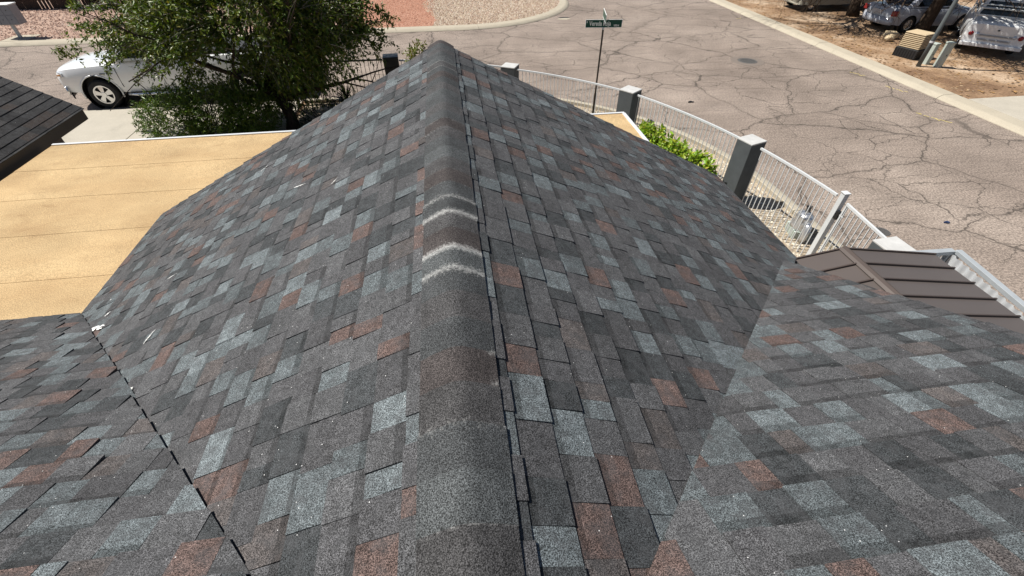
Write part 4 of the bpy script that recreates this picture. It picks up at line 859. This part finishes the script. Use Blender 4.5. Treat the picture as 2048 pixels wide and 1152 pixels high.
b = MB(); b.box((-.1, -.93, .30), (.0, .93, .42)); b.build('bumper', OLDW, ot, bevel=.015)
b = MB(); b.box((-.05, -.03, .86), (-.018, .03, .9)); b.build('latch', DARKMETAL, ot)
for z, xx in ((1.28, .12), (1.5, .2)):
    b = MB(); b.tube([(3.4, -.86, z), (xx + .1, -.86, z), (xx, -.8, z), (xx, .8, z), (xx + .1, .86, z), (3.4, .86, z)], .026, 8); b.build('rack_rail', WHITEMETAL, ot, True)
for xx in (.25, 1.0, 2.2, 3.3):
    for sd_ in (1, -1): b = MB(); b.tube([(xx, sd_ * .86, 1.08), (xx, sd_ * .86, 1.5)], .022, 8); b.build('rack_post', WHITEMETAL, ot)
    b = MB(); b.tube([(xx, -.86, 1.52), (xx, .86, 1.52)], .022, 8); b.build('rack_bar', WHITEMETAL, ot)
# vehicle under a canvas cover
cv = thing('covered_vehicle', 'vehicle under a wrinkled grey canvas cover in the dirt yard', 'car', (20.4, 25.35, .11)); b = MB(); secs = []
prof = [(-2.1, .52, .45), (-2.05, .72, .85), (-1.7, .80, 1.0), (-1.0, .86, 1.12), (-.3, .86, 1.5), (.7, .85, 1.5), (1.3, .85, 1.1), (2.2, .82, .95), (2.35, .6, .55)]
for x, hw_, zt in prof:
    s_ = []
    for k in range(25):
        a = math.pi * k / 24; yy = -math.cos(a); p = abs(yy) ** .45 * math.copysign(1, yy) * (hw_ + .10 * (1 - math.sin(a))); z = .30 + (zt - .30) * math.sin(a) ** .5 if 0 < k < 24 else .30
        wv = .045 * noise.noise(Vector((x * 2.6, p * 3., z * .8))) * (1.6 - .6 * math.sin(a)) + .03 * math.sin(k * 2.3 + x * 7); s_.append((x + wv, p + wv, z))
    secs.append(s_)
dense = []
for i in range(len(secs) - 1):
    for j in range(5):
        f = j / 5; dense.append([tuple(Vector(p).lerp(Vector(q), f) + Vector((0, .05 * noise.noise(Vector((p[0] * 1.5 + f * 3, p[1], p[2] * 2))), .03 * noise.noise(Vector((p[0] + f * 4, p[1] * 3, i)))))) for p, q in zip(secs[i], secs[i + 1])])
dense.append(secs[-1]); b.loft(dense, closed=False); b.build('canvas_cover', TARP, cv, True)
for ax in (-1.4, 1.4):
    for sd_ in (1, -1): wheel(cv, ax, sd_ * .78, .31, sd_, .2)

# ---------------------------------------------------------------- utility boxes, pole, mailbox, far fence
t = thing('utility_pole', 'slim dark utility pole standing beside two grey pedestals', 'pole', (17.2, 15.35, .1)); b = MB(); b.tube([(0, 0, -.1), (0, 0, 1.2), (.02, 0, 3.2), (.05, .02, 5.4)], [.075, .07, .065, .05], 12); b.build('shaft', POLEM, t, True); b = MB(); b.tube([(0, 0, .8), (0, 0, .86)], .078, 12); b.build('band', GALV, t)
for x, y, h, rz, lab in ((17.72, 15.62, .66, .2, 'shorter grey green utility pedestal nearest the slatted tan cabinet'), (17.86, 15.22, .78, .1, 'taller grey utility pedestal beside the dark pole')):
    t = thing('utility_pedestal', lab, 'utility box', (x, y, .1), rz, 'utility pedestals'); b = MB(); b.box((-.10, -.10, -.05), (.10, .10, h)); b.build('cabinet', PEDE, t, bevel=.012); b = MB(); b.box((-.112, -.112, h), (.112, .112, h + .05)); b.build('lid', PEDE, t, bevel=.012); b = MB(); b.box((-.02, -.105, h * .5), (.02, -.1005, h * .56)); b.build('latch', DARKMETAL, t)
t = thing('slatted_cabinet', 'tan slatted cabinet on a dark ribbed base under the bare tree', 'cabinet', (17.85, 16.55, .1), R(20)); b = MB(); b.box((-.40, -.40, -.06), (.40, .40, .34)); b.build('base', DARKMETAL, t, bevel=.02)
for k in range(9):
    for s_ in (0, 1):
        b = MB(); p = -.38 + .76 * k / 8; b.box((p - .018, -.415, 0), (p + .018, -.402, .32)) if s_ == 0 else b.box((-.415, p - .018, 0), (-.402, p + .018, .32)); b.build('base_rib', DARKMETAL, t)
b = MB(); b.box((-.33, -.33, .34), (.33, .33, .80)); b.build('core', m_plain('tan_core', (.2, .14, .085), .8), t)
for k in range(8):
    z = .355 + k * .057; b = MB(); b.box((-.36, -.36, z), (.36, .36, z + .030)); b.build('slat', TANP, t, bevel=.006)
b = MB(); b.box((-.36, -.36, .812), (.36, .36, .85)); b.build('lid', TANP, t, bevel=.012)
for x, y, s_ in ((-.15, .1, .14), (.16, -.08, .15), (.02, .18, .1)):
    pass
def rock(name, x, y, s_, mat, lab, seed, z0=.1, cat='rock'):
    b = MB(); bm = bmesh.new(); bmesh.ops.create_icosphere(bm, subdivisions=2, radius=1)
    for v in bm.verts: v.co *= 1 + .3 * noise.noise(v.co * 1.3 + Vector((seed, 0, 0))); v.co = Vector((v.co.x * s_ * 1.25, v.co.y * s_, v.co.z * s_ * .7))
    me = bpy.data.meshes.new(name); bm.to_mesh(me); bm.free(); me.materials.append(mat); o = bpy.data.objects.new(name, me); C.objects.link(o); o.location = (x, y, z0 + s_ * .5); tag(o, lab, cat); return o
rock('rock', 19.2, 19.15, .26, TANP, 'larger pale tan boulder at the foot of the leaning bare trunk', 2); rock('rock', 18.85, 18.8, .17, TANP, 'small pale tan rock beside the larger boulder', 5)
# mailbox on a post
t = thing('mailbox', 'white cluster mailbox on a steel post with a concrete pad', 'mailbox', (-18.72, 24.62, .1)); b = MB(); b.box((-.5, -.55, -.05), (.55, .5, .03)); b.build('pad', CONC, t, bevel=.01)
b = MB(); b.box((-.055, -.055, .03), (.055, .055, .56)); b.build('post', STEELFR, t, bevel=.006)
b = MB(); b.box((-.56, -.24, .56), (.50, .24, 1.28)); b.build('cabinet', m_plain('shaded_mailbox_paint', (.24, .245, .265), .5), t, bevel=.02); b = MB(); b.box((-.58, -.26, 1.28), (.52, .26, 1.32)); b.build('lid', SIGNW, t, bevel=.01)  # white box; the shade on its face is put into the grey paint
for k in range(3):
    for j in range(2): b = MB(); b.box((-.52 + k * .34, -.252, .6 + j * .34), (-.52 + k * .34 + .32, -.243, .6 + j * .34 + .32)); o = b.build('locker_door', MATS['shaded_mailbox_paint'], t); b = MB(); b.box((-.52 + k * .34 + .14, -.258, .75 + j * .34), (-.52 + k * .34 + .17, -.2525, .78 + j * .34)); b.build('lock', DARKMETAL, o)
# dark board fence behind the far yard
t = thing('board_fence', 'dark vertical board fence at the back of the pink gravel yard', 'fence', (-17, 31.1, .1)); x = -30; rr = random.Random(1)
while x < -6:
    wd = .14; h = 1.75 + rr.uniform(-.03, .03); b = MB(); b.box((x - (-17), rr.uniform(-.01, .01), 0), (x + wd - (-17), .025, h)); b.build('board', WOODF, t); x += wd + rr.choice((.012, .012, .02, .05))
for z in (.4, 1.4): b = MB(); b.box((-13, .03, z), (11, .08, z + .09)); b.build('rail', WOODF, t)
for x in (-19.6,): b = MB(); b.box((x + 17 - .05, -.08, 0), (x + 17 + .05, -.015, 2.0)); b.build('post', m_plain('pale_wood_post', (.5, .45, .38), .8), t)
shrub('shrub', 'green vine spilling over the dark board fence', (-18.6, 30.9, .1), [(-20.2, 31.0, 1.6, .9, .4, .4), (-18.6, 31.0, 1.3, .8, .4, .5), (-17, 31.0, 1.5, 1.0, .4, .5)], 110, .13, .05, G2, LEAF2, 12)
# spiky plant on the corner gravel whose leaves and shade reach the street side
t = thing('agave', 'dark spiky agave on the pale gravel street corner', 'agave', (4.1, 30.35, .1)); b = MB(); rr = random.Random(4)
for k in range(46):
    a = rr.uniform(0, 6.28); el = rr.uniform(.1, 1.3); d = Vector((math.cos(a) * math.cos(el), math.sin(a) * math.cos(el), math.sin(el))); s_ = Vector((-math.sin(a), math.cos(a), 0)) * .05; e = d * rr.uniform(.6, .95); m = e * .5 - Vector((0, 0, .03)); b.add([-s_ * .7, s_ * .7, m + s_, e, m - s_], [(0, 1, 2, 4), (4, 2, 3)], rr.choice([(.05, .075, .045), (.035, .05, .03)]))
b.build('leaves', LEAF2, t, recalc=False)
